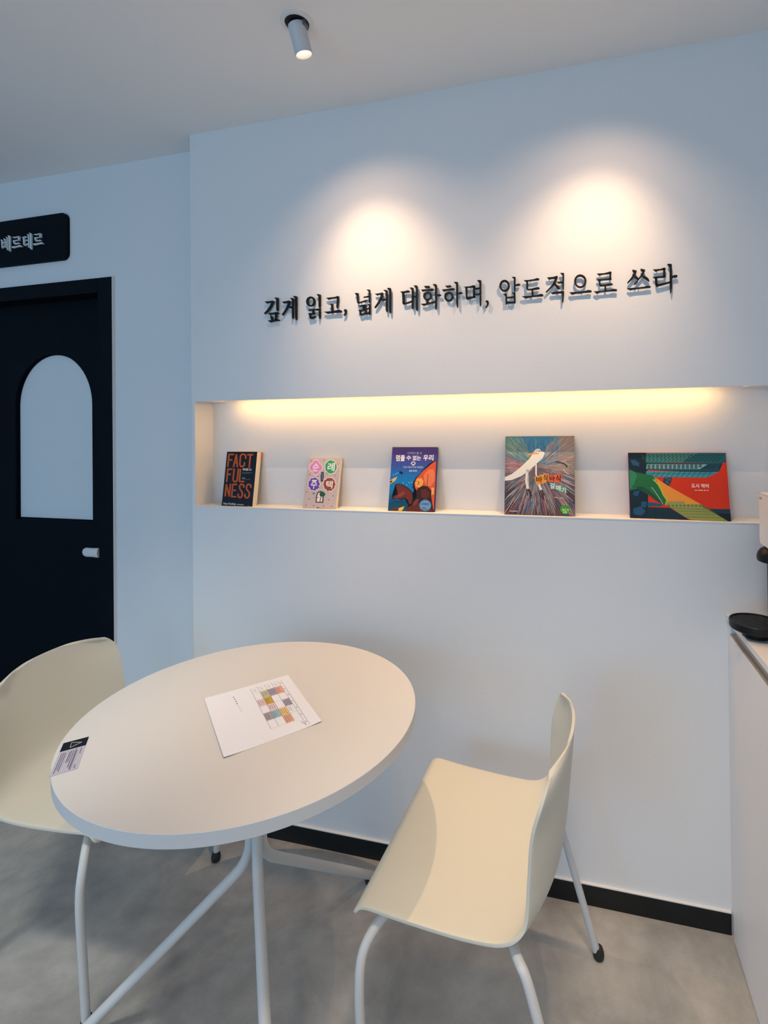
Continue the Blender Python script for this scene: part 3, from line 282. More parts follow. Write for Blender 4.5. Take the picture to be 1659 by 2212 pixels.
'b5':{'base':'cf3316','polys':[[1,"0e2734",[[[0,1000],[201,1000],[191,2],[0,0]]]],[2,"1f4f72",[[[23,890],[70,884],[116,839],[111,785],[41,811]],[[47,400],[112,416],[84,323],[38,347]],[[120,246],[176,254],[165,157],[120,168]],[[36,138],[110,180],[165,105],[109,37],[36,60]]]],[2,"243a3c",[[[136,972],[182,960],[172,880],[145,906]]]],[1,"3f7f78",[[[192,993],[731,1000],[548,857],[181,846]]]],[1,"1f5a62",[[[731,1000],[1000,997],[998,855],[959,848],[548,853]]]],[1,"1c4a5a",[[[181,850],[963,848],[922,802],[921,718],[770,695],[180,734]]]],[2,"3b93a0",[[[185,714],[916,705],[795,628],[271,624],[179,668]]]],[2,"7fb0b0",[[[195,820],[812,825],[731,752],[185,747]]]],[3,"1d4a50",[[[210,971],[234,974],[229,959],[205,957]],[[251,971],[275,974],[269,960],[246,958]],[[292,972],[316,975],[310,960],[287,959]],[[332,972],[356,975],[351,961],[328,959]],[[373,973],[397,976],[391,961],[368,960]],[[413,974],[437,977],[431,962],[408,960]],[[453,974],[477,977],[472,963],[449,961]],[[494,975],[517,978],[512,963],[489,961]],[[534,975],[557,978],[552,964],[529,962]],[[574,976],[597,979],[591,964],[569,963]],[[613,976],[637,979],[631,965],[609,963]],[[653,977],[677,980],[671,965],[648,964]],[[693,978],[716,980],[710,966],[688,964]],[[219,947],[243,950],[238,935],[215,933]],[[260,947],[284,950],[278,936],[255,934]],[[301,948],[325,951],[319,936],[296,935]],[[341,949],[365,952],[360,937],[337,935]],[[382,949],[406,952],[400,938],[377,936]],[[422,950],[446,953],[440,938],[417,937]],[[462,950],[486,953],[480,939],[457,937]],[[502,951],[526,954],[520,939],[498,938]],[[542,952],[566,955],[560,940],[538,938]],[[582,952],[606,955],[600,941],[578,939]],[[622,953],[646,956],[640,941],[617,940]],[[662,953],[685,956],[679,942],[657,940]],[[210,923],[234,926],[228,911],[205,909]],[[251,923],[275,926],[269,912],[246,910]],[[291,924],[315,927],[310,912],[286,911]],[[332,925],[356,928],[350,913],[327,911]],[[372,925],[396,928],[390,914],[367,912]],[[413,926],[436,929],[431,914],[408,913]],[[453,927],[477,930],[471,915],[448,913]],[[493,927],[517,930],[511,916],[488,914]],[[533,928],[557,931],[551,916],[528,915]],[[573,928],[596,931],[591,917],[568,915]],[[613,929],[636,932],[630,918],[608,916]],[[219,899],[243,902],[237,887],[214,886]],[[260,900],[284,903],[278,888],[255,886]],[[300,900],[324,903],[318,889],[295,887]],[[341,901],[365,904],[359,889],[336,888]],[[381,902],[405,905],[399,890],[376,888]],[[421,902],[445,905],[439,891],[417,889]],[[462,903],[485,906],[480,891],[457,890]],[[502,904],[525,907],[520,892],[497,890]],[[542,904],[565,907],[560,893],[537,891]],[[581,905],[605,908],[599,893],[577,892]],[[209,875],[233,878],[228,863],[205,862]],[[250,876],[274,879],[268,864],[245,862]],[[291,876],[315,879],[309,865],[286,863]],[[331,877],[355,880],[349,865],[326,864]],[[372,878],[395,881],[390,866],[367,864]],[[412,878],[436,881],[430,867],[407,865]],[[452,879],[476,882],[470,868],[447,866]],[[492,880],[516,883],[510,868],[487,867]],[[532,880],[556,883],[550,869],[527,867]],[[572,881],[596,884],[590,870],[567,868]]]],[3,"123c46",[[[640,960],[665,963],[660,949],[636,948]],[[680,960],[705,963],[699,950],[676,948]],[[719,961],[744,964],[739,951],[716,949]],[[759,961],[784,964],[778,951],[755,950]],[[798,962],[823,965],[817,952],[794,950]],[[837,963],[862,966],[857,952],[833,951]],[[876,963],[901,966],[896,953],[873,951]],[[915,964],[940,967],[935,954],[912,952]],[[954,964],[979,967],[973,954],[950,953]],[[622,933],[647,936],[641,923],[618,921]],[[661,934],[687,937],[681,924],[658,922]],[[701,934],[726,937],[720,924],[697,923]],[[740,935],[765,938],[760,925],[737,923]],[[780,936],[805,939],[799,925],[776,924]],[[819,936],[844,939],[838,926],[815,924]],[[858,937],[883,940],[877,927],[854,925]],[[897,937],[922,940],[916,927],[893,926]],[[936,938],[961,941],[955,928],[932,926]],[[603,907],[629,910],[623,896],[599,895]],[[643,907],[668,910],[663,897],[639,895]],[[682,908],[708,911],[702,898],[679,896]],[[722,909],[747,912],[741,898],[718,897]],[[761,909],[786,912],[781,899],[758,897]],[[801,910],[826,913],[820,900],[797,898]],[[840,911],[865,914],[859,900],[836,899]],[[879,911],[904,914],[898,901],[875,899]],[[918,912],[943,915],[937,902],[914,900]],[[585,880],[610,883],[604,870],[581,868]],[[624,881],[650,884],[644,871],[621,869]],[[664,881],[689,884],[684,871],[660,870]],[[704,882],[729,885],[723,872],[700,870]],[[743,883],[768,886],[762,873],[739,871]],[[782,883],[807,887],[802,873],[778,872]],[[821,884],[846,887],[841,874],[818,872]],[[861,885],[885,888],[880,875],[857,873]],[[899,886],[924,889],[919,875],[896,874]]]],[3,"16343f",[[[204,811],[235,812],[228,796],[196,795]],[[248,812],[280,813],[272,797],[241,796]],[[293,813],[324,813],[316,797],[285,797]],[[337,814],[368,814],[361,798],[329,798]],[[381,815],[412,815],[404,799],[373,799]],[[425,815],[456,816],[448,800],[417,799]],[[469,816],[499,817],[492,801],[461,800]],[[512,817],[543,818],[535,802],[505,801]],[[556,818],[586,819],[579,803],[548,802]],[[599,819],[630,819],[622,804],[592,803]],[[642,820],[673,820],[665,804],[635,804]],[[685,820],[716,821],[708,805],[678,805]],[[728,821],[759,822],[751,806],[721,805]],[[204,789],[235,789],[228,773],[196,772]],[[248,789],[280,790],[272,774],[241,773]],[[292,790],[324,791],[316,775],[285,774]],[[337,791],[368,792],[360,776],[329,775]],[[381,792],[412,793],[404,777],[373,776]],[[424,793],[455,794],[448,778],[417,777]],[[468,794],[499,794],[492,779],[461,778]],[[512,795],[543,795],[535,780],[504,779]],[[555,796],[586,796],[579,780],[548,780]],[[599,797],[629,797],[622,781],[591,781]],[[642,797],[672,798],[665,782],[634,782]],[[685,798],[715,799],[708,783],[678,782]],[[728,799],[758,800],[751,784],[720,783]],[[204,766],[235,767],[227,751],[196,750]],[[248,767],[279,768],[272,752],[240,751]],[[292,768],[323,769],[316,753],[285,752]],[[336,769],[367,769],[360,753],[329,753]],[[380,770],[411,770],[404,754],[373,754]],[[424,771],[455,771],[448,755],[417,755]],[[468,772],[499,772],[491,756],[460,756]],[[511,772],[542,773],[535,757],[504,757]],[[555,773],[586,774],[578,758],[547,758]],[[598,774],[629,775],[621,759],[591,758]],[[641,775],[672,776],[665,760],[634,759]],[[685,776],[715,777],[708,761],[677,760]]]],[3,"0f3c4e",[[[270,709],[222,623],[225,619],[274,705]],[[324,710],[275,625],[279,621],[327,706]],[[377,711],[328,626],[332,622],[380,707]],[[430,712],[381,627],[385,623],[433,708]],[[483,714],[434,629],[438,625],[486,710]],[[535,715],[487,630],[490,626],[539,711]],[[587,716],[539,631],[543,627],[591,712]],[[640,717],[591,633],[595,629],[643,713]],[[692,718],[644,634],[647,630],[695,714]],[[743,720],[695,635],[699,631],[747,716]],[[795,721],[747,637],[751,633],[798,717]],[[847,722],[799,638],[802,634],[850,718]],[[184,676],[898,680],[898,685],[184,681]]]],[2,"0e2f3a",[[[807,830],[743,755],[745,751],[809,826]],[[823,830],[759,755],[761,751],[825,826]],[[839,831],[775,755],[777,751],[841,827]],[[855,831],[791,756],[793,752],[857,827]],[[871,831],[807,756],[809,752],[873,827]],[[887,832],[823,756],[825,752],[889,828]],[[903,832],[839,757],[841,753],[905,828]],[[918,832],[855,757],[857,753],[921,828]]]],[2,"303a50",[[[363,620],[449,622],[435,543],[407,484],[343,488],[316,540],[353,547]]]],[3,"6f8a98",[[[376,603],[426,588],[435,589],[377,611]],[[426,588],[376,555],[385,555],[435,589]],[[376,555],[415,526],[418,533],[385,555]]]],[3,"e8943a",[[[280,611],[416,484],[716,237],[720,167],[394,205],[333,384]]]],[4,"8f9a52",[[[381,262],[557,269],[570,231],[730,231],[729,199],[970,-1],[615,3],[536,57],[483,118],[385,204]]]],[5,"5d6a44",[[[394,211],[412,212],[412,186],[394,185]],[[433,213],[451,213],[450,188],[432,187]],[[472,214],[490,215],[489,189],[471,188]],[[510,216],[528,216],[528,191],[510,190]],[[549,217],[567,218],[566,192],[548,192]],[[587,219],[605,220],[605,194],[587,193]],[[626,220],[643,221],[643,195],[625,195]],[[664,222],[682,223],[681,197],[663,196]],[[702,223],[720,224],[719,199],[702,198]]]],[5,"5a6640",[[[411,161],[768,155],[768,162],[411,167]],[[483,122],[811,119],[811,126],[483,128]],[[536,82],[854,83],[854,90],[536,88]],[[571,42],[905,39],[906,45],[571,49]]]],[2,"122e3a",[[[184,170],[411,167],[597,2],[182,2]]]],[2,"1d5570",[[[185,248],[331,222],[330,183],[184,183]]]],[3,"14323e",[[[193,158],[411,154],[447,117],[192,112]]]],[2,"163a4c",[[[768,169],[1000,172],[1001,103],[855,109]]]],[2,"0c1c20",[[[855,109],[1001,103],[1000,0],[965,-2]]]],[5,"1f6a3e",[[[5,737],[68,698],[170,667],[244,656],[271,604],[298,513],[324,449],[359,346],[381,269],[367,210],[340,222],[286,278],[231,328],[167,378],[94,441],[6,412]]]],[6,"174f33",[[[66,473],[141,476],[205,419],[268,342],[331,234],[344,209],[267,277],[177,378],[103,435]]]],[6,"2f8060",[[[5,737],[68,698],[86,639],[48,506],[6,425]]]],[6,"a6c83e",[[[248,581],[275,546],[284,558],[257,594]],[[275,546],[297,508],[307,518],[284,558]],[[297,508],[319,445],[330,452],[307,518]],[[319,445],[345,354],[356,362],[330,452]],[[345,354],[378,280],[390,283],[356,362]],[[378,280],[363,206],[374,202],[390,283]],[[272,610],[274,564],[282,566],[280,611]]]],[7,"e8e8dc",[[[242,459],[240,451],[235,451],[233,459],[235,467],[240,467]],[[254,440],[251,432],[247,432],[244,440],[247,448],[251,448]],[[264,418],[262,410],[257,410],[255,418],[258,426],[262,426]],[[275,395],[273,387],[268,387],[266,395],[268,403],[273,403]],[[286,372],[283,364],[279,364],[277,371],[279,379],[284,380]],[[295,350],[292,342],[288,342],[286,350],[288,358],[293,358]],[[305,328],[303,320],[298,320],[296,328],[299,336],[303,336]],[[315,305],[313,297],[308,297],[306,305],[308,313],[313,313]],[[325,283],[323,276],[318,275],[316,283],[318,291],[323,291]],[[334,260],[331,253],[327,252],[325,260],[327,268],[332,268]],[[341,235],[338,227],[334,227],[332,235],[334,242],[339,243]]]],[5,"f0cabc",[[[669,431],[695,431],[695,443],[669,442]],[[704,432],[751,431],[752,442],[705,443]],[[760,431],[778,432],[778,443],[760,443]],[[787,431],[804,431],[804,443],[787,442]]]]],
'text':[(5, 'f6e8dc', '도시 악어', [639, 471], [809, 535], 1)]},
}
CARDQ = [(-1.0571, 0.8646), (-1.0259, 0.8967), (-0.9509, 0.8058), (-0.9813, 0.7729)]

# ------------------------------------------------------------------ setting
def floor_mat():
    mt = bpy.data.materials.new('concrete_floor'); mt.use_nodes = True; nt = mt.node_tree; b = nt.nodes['Principled BSDF']
    tc = nt.nodes.new('ShaderNodeTexCoord')
    def noise(s, det, dist=0, rough=.6):
        n = nt.nodes.new('ShaderNodeTexNoise'); n.inputs['Scale'].default_value = s; n.inputs['Detail'].default_value = det
        n.inputs['Distortion'].default_value = dist; n.inputs['Roughness'].default_value = rough
        nt.links.new(tc.outputs['Object'], n.inputs['Vector']); return n
    n1, n2, n3 = noise(3.2, 6, .6), noise(14, 5, .2), noise(420, 2)
    r1 = nt.nodes.new('ShaderNodeValToRGB'); e = r1.color_ramp.elements
    e[0].position = .32; e[0].color = (.30, .295, .28, 1); e[1].position = .70; e[1].color = (.50, .49, .465, 1)
    nt.links.new(n1.outputs['Fac'], r1.inputs[0])
    r2 = nt.nodes.new('ShaderNodeValToRGB'); e = r2.color_ramp.elements
    e[0].position = .3; e[0].color = (.86, .86, .86, 1); e[1].position = .7; e[1].color = (1.08, 1.08, 1.08, 1)
    nt.links.new(n2.outputs['Fac'], r2.inputs[0])
    r3 = nt.nodes.new('ShaderNodeValToRGB'); e = r3.color_ramp.elements
    e[0].position = .3; e[0].color = (.88, .88, .88, 1); e[1].position = .7; e[1].color = (1.08, 1.08, 1.08, 1)
    nt.links.new(n3.outputs['Fac'], r3.inputs[0])
    m1 = nt.nodes.new('ShaderNodeMixRGB'); m1.blend_type = 'MULTIPLY'; m1.inputs[0].default_value = 1
    m2 = nt.nodes.new('ShaderNodeMixRGB'); m2.blend_type = 'MULTIPLY'; m2.inputs[0].default_value = 1
    nt.links.new(r1.outputs[0], m1.inputs[1]); nt.links.new(r2.outputs[0], m1.inputs[2])
    nt.links.new(m1.outputs[0], m2.inputs[1]); nt.links.new(r3.outputs[0], m2.inputs[2])
    nt.links.new(m2.outputs[0], b.inputs['Base Color'])
    b.inputs['Roughness'].default_value = .62; b.inputs['Specular IOR Level'].default_value = .35
    return mt
struct(box('floor', (-4.2, -3.6, -.05), (1.1, 1.9, 0), floor_mat()))
struct(box('ceiling', (-4.2, -3.6, HC), (1.1, 1.9, HC+.05), CEIL))
# door wall with its opening (recessed plane)
DX0, DX1, DZ = -2.80, -1.776, 2.005
bm = bmesh.new()
add_box(bm, (-4.2, YL, 0), (DX0, YL+.12, HC)); add_box(bm, (DX1, YL, 0), (1.1, YL+.12, HC)); add_box(bm, (DX0, YL, DZ), (DX1, YL+.12, HC))
struct(bm_obj('wall_left', bm, WALL), 'recessed white wall holding the black door')
# lettered wall: a proud panel with the long book niche cut through it
NX0, NX1, NZ0, NZ1 = -1.322, .535, 1.118, 1.494
bm = bmesh.new()
add_box(bm, (XL, S, 0), (1.1, YL, NZ0)); add_box(bm, (XL, S, NZ1+.016), (1.1, YL, HC)); add_box(bm, (XL, S, NZ1), (1.1, S+.008, NZ1+.016)); add_box(bm, (XL, S+.008, NZ1), (-1.262, YL, NZ1+.016)); add_box(bm, (.465, S+.008, NZ1), (1.1, YL, NZ1+.016))
add_box(bm, (XL, S, NZ0), (NX0, YL, NZ1)); add_box(bm, (NX1, S, NZ0), (1.1, YL, NZ1))
struct(bm_obj('wall_back', bm, WALL), 'white wall panel with raised lettering and a long lit niche')
struct(box('trim_1', (NX0, S-.001, NZ0), (NX1, S+.004, NZ0+.0025), WHITEP), 'thin white edge strip along the niche sill')
struct(box('wall_right', (1.0, -3.6, 0), (1.1, S, HC), WALL))
struct(box('wall_far_left', (-4.2, -3.6, 0), (-4.1, YL, HC), WALL))
bm = bmesh.new()                     # wall behind the camera with the shop-front opening
add_box(bm, (-4.2, -3.6, 0), (-3.5, -3.5, HC)); add_box(bm, (.4, -3.6, 0), (1.1, -3.5, HC)); add_box(bm, (-3.5, -3.6, 2.4), (.4, -3.5, HC)); add_box(bm, (-3.5, -3.6, 0), (.4, -3.5, .2))
struct(bm_obj('wall_front', bm, WALL))
struct(box('baseboard_right', (XL, S-.009, 0), (XC, S, .058), BASEB, bev=.001), 'black skirting board under the lettered wall')
struct(box('trim_2', (XL, S-.0085, .058), (XC, S, .0605), WHITEP), 'thin white sealant line on the black skirting')
struct(box('baseboard_left', (DX1, YL-.009, 0), (XL, YL, .058), BASEB, bev=.001), 'black skirting board right of the door')
struct(box('trim_3', (DX1, YL-.0115, 0), (DX1+.0014, YL, DZ+.0014), WHITEP), 'thin white sealant line beside the door frame')
struct(box('trim_4', (DX0, YL-.0115, DZ), (DX1, YL, DZ+.0014), WHITEP), 'thin white sealant line above the door frame')
# door
door = thing('door_1', 'black door with an arched window and a white lever handle', 'door', (-2.288, YL, 0)); del door['category']
struct(door)
def dz(o): o.location = -door.location; return o
bm = bmesh.new()
add_box(bm, (DX1-.0705, YL-.012, 0), (DX1, YL+.10, DZ)); add_box(bm, (DX0, YL-.012, 0), (DX0+.0705, YL+.10, DZ)); add_box(bm, (DX0+.0705, YL-.012, DZ-.058), (DX1-.0705, YL+.10, DZ))
bmesh.ops.bevel(bm, geom=bm.edges[:], offset=.0012, segments=1, affect='EDGES')
dz(bm_obj('door_frame', bm, BLACK, door))
PX0, PX1, PZ0, PZ1 = DX0+.0705, DX1-.0705, .008, DZ-.060
PY0, PY1 = YL+.056, YL+.094
GX0, GX1, GZ0, GZS = -2.374, -1.953, 1.014, 1.505      # arched light (opening) in the leaf
gc, gr = (GX0+GX1)/2, (GX1-GX0)/2
arch = [(GX1, GZ0), (GX1, GZS)] + [(gc+gr*math.cos(math.pi*i/32), GZS+gr*1.05*math.sin(math.pi*i/32)) for i in range(1, 32)] + [(GX0, GZS), (GX0, GZ0)]
bm = bmesh.new()
def leaf_panel(loop): add_prism(bm, loop, lambda x, z, h: (x, h, z), PY0, PY1)
leaf_panel([(PX0, PZ0), (PX1, PZ0), (PX1, GZ0), (PX0, GZ0)])
leaf_panel([(PX0, GZ0), (GX0, GZ0), (GX0, GZS), (PX0, GZS)])
leaf_panel([(GX1, GZ0), (PX1, GZ0), (PX1, GZS), (GX1, GZS)])
top = [p for p in arch if p[1] >= GZS-1e-6]
leaf_panel([(PX1, GZS)] + [(PX1, PZ1), (PX0, PZ1), (PX0, GZS)] + top[::-1])
bmesh.ops.remove_doubles(bm, verts=bm.verts, dist=1e-5)
dz(bm_obj('door_leaf', bm, BLACK, door))
bm = bmesh.new()
GLASS = mat('frosted_pane', (.78, .80, .80), .35, spec=.5)
add_prism(bm, arch, lambda x, z, h: (x, h, z), PY0+.017, PY0+.023)
dz(bm_obj('frosted_pane', bm, GLASS, door))['label'] = 'arched frosted white pane'
bm = bmesh.new()                     # thin bead round the pane
inn = [(gc+(x-gc)*.972, GZ0+.006+(z-GZ0)*.985) for x, z in arch]
add_ring(bm, arch, inn, lambda x, z, h: (x, h, z), PY0+.013, PY0+.017)
dz(bm_obj('glazing_bead', bm, BLACK, door))
hd = bmesh.new()
HX, HZ = -1.868, .9045
add_disc_stack(hd, [(.0245, 0), (.0245, .004), (.0235, .006)], 32)
add_disc_stack(hd, [(.009, .005), (.009, .056)], 20)
hm = Matrix.Translation((HX, PY0, HZ)) @ Matrix.Rotation(math.pi/2, 4, 'X')
bmesh.ops.transform(hd, matrix=hm, verts=hd.verts)
def lever(bm):
    prof = [(-1.856, .0185), (-1.859, .0195), (-1.872, .0188), (-1.885, .0180), (-1.900, .0180), (-1.915, .0186), (-1.924, .0172), (-1.931, .0135), (-1.9355, .008), (-1.937, .0025)]
    rings = []
    for x, r in prof:
        rings.append([bm.verts.new((x, YL-.004+.010*math.sin(a)*r/.0185, HZ+r*math.cos(a))) for a in [2*math.pi*k/20 for k in range(20)]])
    for a, b in zip(rings, rings[1:]):
        for k in range(20): bm.faces.new((a[k], a[(k+1) % 20], b[(k+1) % 20], b[k]))
    bm.faces.new(rings[0]); bm.faces.new(rings[-1][::-1])
lever(hd)
dz(bm_obj('door_handle', hd, WHITEP, door, smooth=False))['label'] = 'stubby white lever handle'

# LED strip hidden along the ceiling of the niche
led = thing('led_strip_light', 'warm LED strip recessed along the top of the book niche', 'light', (-.38, S+.05, NZ1+.016))
bm = bmesh.new(); add_box(bm, (-.83, -.012, -.003), (.78, .008, 0))
bm_obj('aluminium_profile', bm, WHITEP, led)
bm = bmesh.new(); add_box(bm, (-.825, -.009, -.0045), (.775, .005, -.003))
bm_obj('light_diffuser', bm, emat('led_diffuser', (1.0, .55, .19), 30), led)

# raised lettering
lt = thing('wall_lettering', 'row of black raised Korean letters fixed to the white wall above the niche', 'sign', (-.38, S, 1.76))
FN = lambda x, z, h: (x/1e4 - lt.location.x, h, z/1e4 - lt.location.z)
for ch, strokes in WALL_GLYPHS:
    bm = bmesh.new()
    for L in strokes:
        if len(L) == 2 and isinstance(L[0][0], list): add_ring(bm, L[0], L[1], FN, -.0095, -.0055)
        else: add_prism(bm, L, FN, -.0095, -.0055)
    # stand-off pins hold the plate clear of the wall
    for L in (strokes[0], strokes[-1]):
        if len(L) == 2 and isinstance(L[0][0], list):
            c = ((L[0][14][0]+L[1][14][0])/2, (L[0][14][1]+L[1][14][1])/2)
        else:
            V3 = [Vector((x, y, 0)) for x, y in L]
            tri = max(tessellate_polygon([V3]), key=lambda q: ((V3[q[1]]-V3[q[0]]).cross(V3[q[2]]-V3[q[0]])).length)
            c = tuple(sum(V3[i][k] for i in tri)/3 for k in (0, 1))
        add_prism(bm, [(c[0]+12*math.cos(a*math.pi/4), c[1]+12*math.sin(a*math.pi/4)) for a in range(8)], FN, -.0058, 0)
    bm_obj('comma' if ch == ',' else 'letter', bm, LETTER, lt)
# door sign
SX0, SX1, SZ0, SZ1 = -2.512, -1.998, 2.0945, 2.2865
sg = thing('door_sign', 'black rounded sign board with white raised letters above the door', 'sign', (-2.255, YL, 2.19))
def rrect(x0, x1, z0, z1, r, n=7):
    o = []
    for cx, cz, a0 in ((x1-r, z1-r, 0), (x0+r, z1-r, 90), (x0+r, z0+r, 180), (x1-r, z0+r, 270)):
        for k in range(n+1):
            a = math.radians(a0 + 90*k/n); o.append((cx+r*math.cos(a), cz+r*math.sin(a)))
    return o
bm = bmesh.new(); add_prism(bm, rrect(SX0, SX1, SZ0, SZ1, .028), lambda x, z, h: (x-sg.location.x, h, z-sg.location.z), -.013, -.0005)
bm_obj('sign_board', bm, BLACK, sg)
FS = lambda x, z, h: (x/1e4 - sg.location.x, h, z/1e4 - sg.location.z)
SILV = mat('white_acrylic', (.72, .76, .78), .4)
for ch, strokes in SIGN_GLYPHS:
    bm = bmesh.new()
    for L in strokes: add_prism(bm, L, FS, -.019, -.0128)
    bm_obj('letter', bm, SILV, sg)['label'] = 'white raised letter'

# ------------------------------------------------------------------ books
def brick_hatch():
    R = random.Random(3); out = []
    for r in range(46):
        v = 975 - r*21.4; u = 12
        while u < 975:
            l = R.uniform(26, 56); e = min(u+l, 985)
            if e > u+8: out.append([(u, v), (e, v), (e, v-3), (u, v-3)])
            u += l + R.uniform(12, 26)
    return [[1, 'a99c9c', out]]
def streaks():
    """colour-pencil strokes running from a point below the top centre to the edges"""
    R = random.Random(11); cx, cy = .47, .60; g = {}
    def edge(a):
        dx, dy = math.cos(a), math.sin(a); t = 9
        if abs(dx) > 1e-6: t = min(t, ((1-cx) if dx > 0 else cx)/abs(dx))
        if abs(dy) > 1e-6: t = min(t, ((1-cy) if dy > 0 else cy)/abs(dy))
        return t
    pal = {'lo': '6d4a52 9a6a70 4a5660 4f8fa6 b8706a 3e7a8e c8846a 6a9f98 b0886c d8a090 485a7b 8ba3b8 e0b8a8 a0c0c0 7a6a90'.split(),
           'left': 'c86e6b 9f7a82 3c7a9e 6a8f98 d08a80 7f8690 a8c0cc'.split(), 'ul': '4f9a98 6aaa9c 8fa090 a08a80 5a9a90 c0b8a0'.split(),
           'r': 'a29a8e b8aa9a 7a9fa8 b08a78 9098a8 d0c0a8 c87a68'.split()}
    def put(layer, col, P): g.setdefault((layer, col), []).append([(min(999, max(1, 1000*x)), min(999, max(1, 1000*y))) for x, y in P])
    for a0, a1, c in ((190, 350, '6a5860'), (160, 190, '80666c'), (118, 160, '4f8486'), (-10, 62, '857a72')):
        P = [(cx, cy)]
        for i in range(12):
            a = math.radians(a0 + (a1-a0)*i/11); P.append((cx+math.cos(a)*edge(a), cy+math.sin(a)*edge(a)))
        put(1, c, P)
    put(1, '6a5860', [(0, 0), (1, 0), (1, .42), (0, .42)])
    N = 1100
    for i in range(N):
        a = 2*math.pi*(i+R.random())/N; d = math.degrees(a) % 360
        if 60 < d < 120: continue
        c = R.choice(pal['lo' if 190 < d < 350 else 'left' if 160 < d <= 190 else 'ul' if 120 <= d <= 160 else 'r'])
        T = edge(a); r0 = R.uniform(.06, .8)*T*.85; r1 = min(T*.998, r0+T*R.uniform(.2, .7)); wd = R.uniform(.0015, .0042)
        n = (-math.sin(a), math.cos(a)); dr = (math.cos(a), math.sin(a)); b = R.uniform(-.012, .012)
        Q = lambda r, s, bb=0: (cx+dr[0]*r+n[0]*(s+bb), cy+dr[1]*r+n[1]*(s+bb))
        m = (r0+r1)/2
        put(2+i % 3, c, [Q(r0, 0), Q(m, wd, b), Q(r1, wd*.6), Q(r1, -wd*.6), Q(m, -wd, b)])
    put(2, '3a7ba6', [(.21, .998), (.78, .998), (.77, .66), (.59, .63), (.31, .70), (.23, .84)])
    for i in range(150):
        x = R.uniform(.12, .82); y1 = R.uniform(.75, .998); y0 = max(.635, y1-R.uniform(.05, .2))
        put(3+i % 2, R.choice('4a9fc8 2e6a94 7ab4d0 3c7f9e 8fb0b0 2c5f86 5aa0b0'.split()), [(x, y1), (x+.004, y1), (x+.003, y0), (x+.001, y0)])
    return [[k[0], k[1], v] for k, v in g.items()]
def book(key, label, x0, w, h, t, lean, yaw=0, spine='left', spine_col=None, hard=True):
    b = thing('book', label, 'book', (x0 + w/2, 1.612, NZ0+.0008), math.radians(yaw), 'books standing in the lit niche')
    M = Matrix.Rotation(-math.radians(lean), 4, 'X')
    cv = COVERS[key]
    base = print_mat(cv['base']); sp = print_mat(spine_col or cv['base'])
    ct = .0022 if hard else .0006
    g = .003 if hard else .0004
    def fin(o):
        o.data.transform(M); return o
    bm = bmesh.new()
    add_box(bm, (-w/2, 0, 0), (w/2, ct, h)); add_box(bm, (-w/2, t-ct, 0), (w/2, t, h))
    if spine == 'left': add_box(bm, (-w/2, 0, 0), (-w/2+ct, t, h), 1)
    else: add_box(bm, (w/2-ct, 0, 0), (w/2, t, h), 1)
    fin(bm_obj('cover', bm, [base, sp], b))
    bm = bmesh.new()
    a = (-w/2+ct if spine == 'left' else -w/2+g); c = (w/2-g if spine == 'left' else w/2-ct)
    add_box(bm, (a, ct, g), (c, t-ct, h-g))
    # page layers proud at the fore edge
    fin(bm_obj('page_block', bm, PAGES, b))
    bm = bmesh.new(); mats = []; idx = {}
    def mi(col):
        if col not in idx: idx[col] = len(mats); mats.append(print_mat(col))
        return idx[col]
    extra = brick_hatch() if key == 'b2' else streaks() if key == 'b4' else []
    for layer, col, polys in extra + cv['polys']:
        k = mi(col); y = -.00006*layer
        for P in polys:
            vs = [bm.verts.new((-w/2 + min(1000, max(0, u))/1000*w, y, min(1000, max(0, v))/1000*h)) for u, v in P]
            try: bm.faces.new(vs).material_index = k
            except ValueError: pass
    bmesh.ops.triangulate(bm, faces=bm.faces[:])
    for layer, col, body, p0, p1, bold in cv['text']:
        y = -.00006*layer
        text_bm(bm, body, p0[0], p0[1], p1[0], p1[1], lambda u, v: (-w/2+u/1000*w, y, v/1000*h), bold, mi(col))
    me = bpy.data.meshes.new('cover_print'); bm.to_mesh(me); bm.free()
    fin(link('cover_print', me, mats, b))
    return b
b1 = book('b1', 'black book with large orange title lettering, leftmost in the niche', -1.2385, .1259, .195, .028, 9.7, hard=False)
bm = bmesh.new(); add_box(bm, (.0635, .026, .168), (.0665, .0275, .196)); o = bm_obj('flap', bm, print_mat('e2652c'), b1); o.data.transform(Matrix.Rotation(-math.radians(9.7), 4, 'X')); o['label'] = 'orange corner of the jacket flap'
book('b2', 'small pale pink brick-patterned book with four coloured badges', -.9145, .1231, .176, .016, 15, hard=False)
book('b3', 'purple and blue book with a bear and orange flames on its cover', -.6031, .1578, .213, .012, 13.5, hard=True)
book('b4', 'tall multicoloured picture book with a white seabird on streaky strokes', -.2197, .2133, .246, .010, 12, hard=True)
book('b5', 'wide landscape picture book with green crocodile on red, rightmost in the niche', .1496, .2655, .195, .012, 14.5, yaw=-1.5, spine_col='e0344a', hard=True)

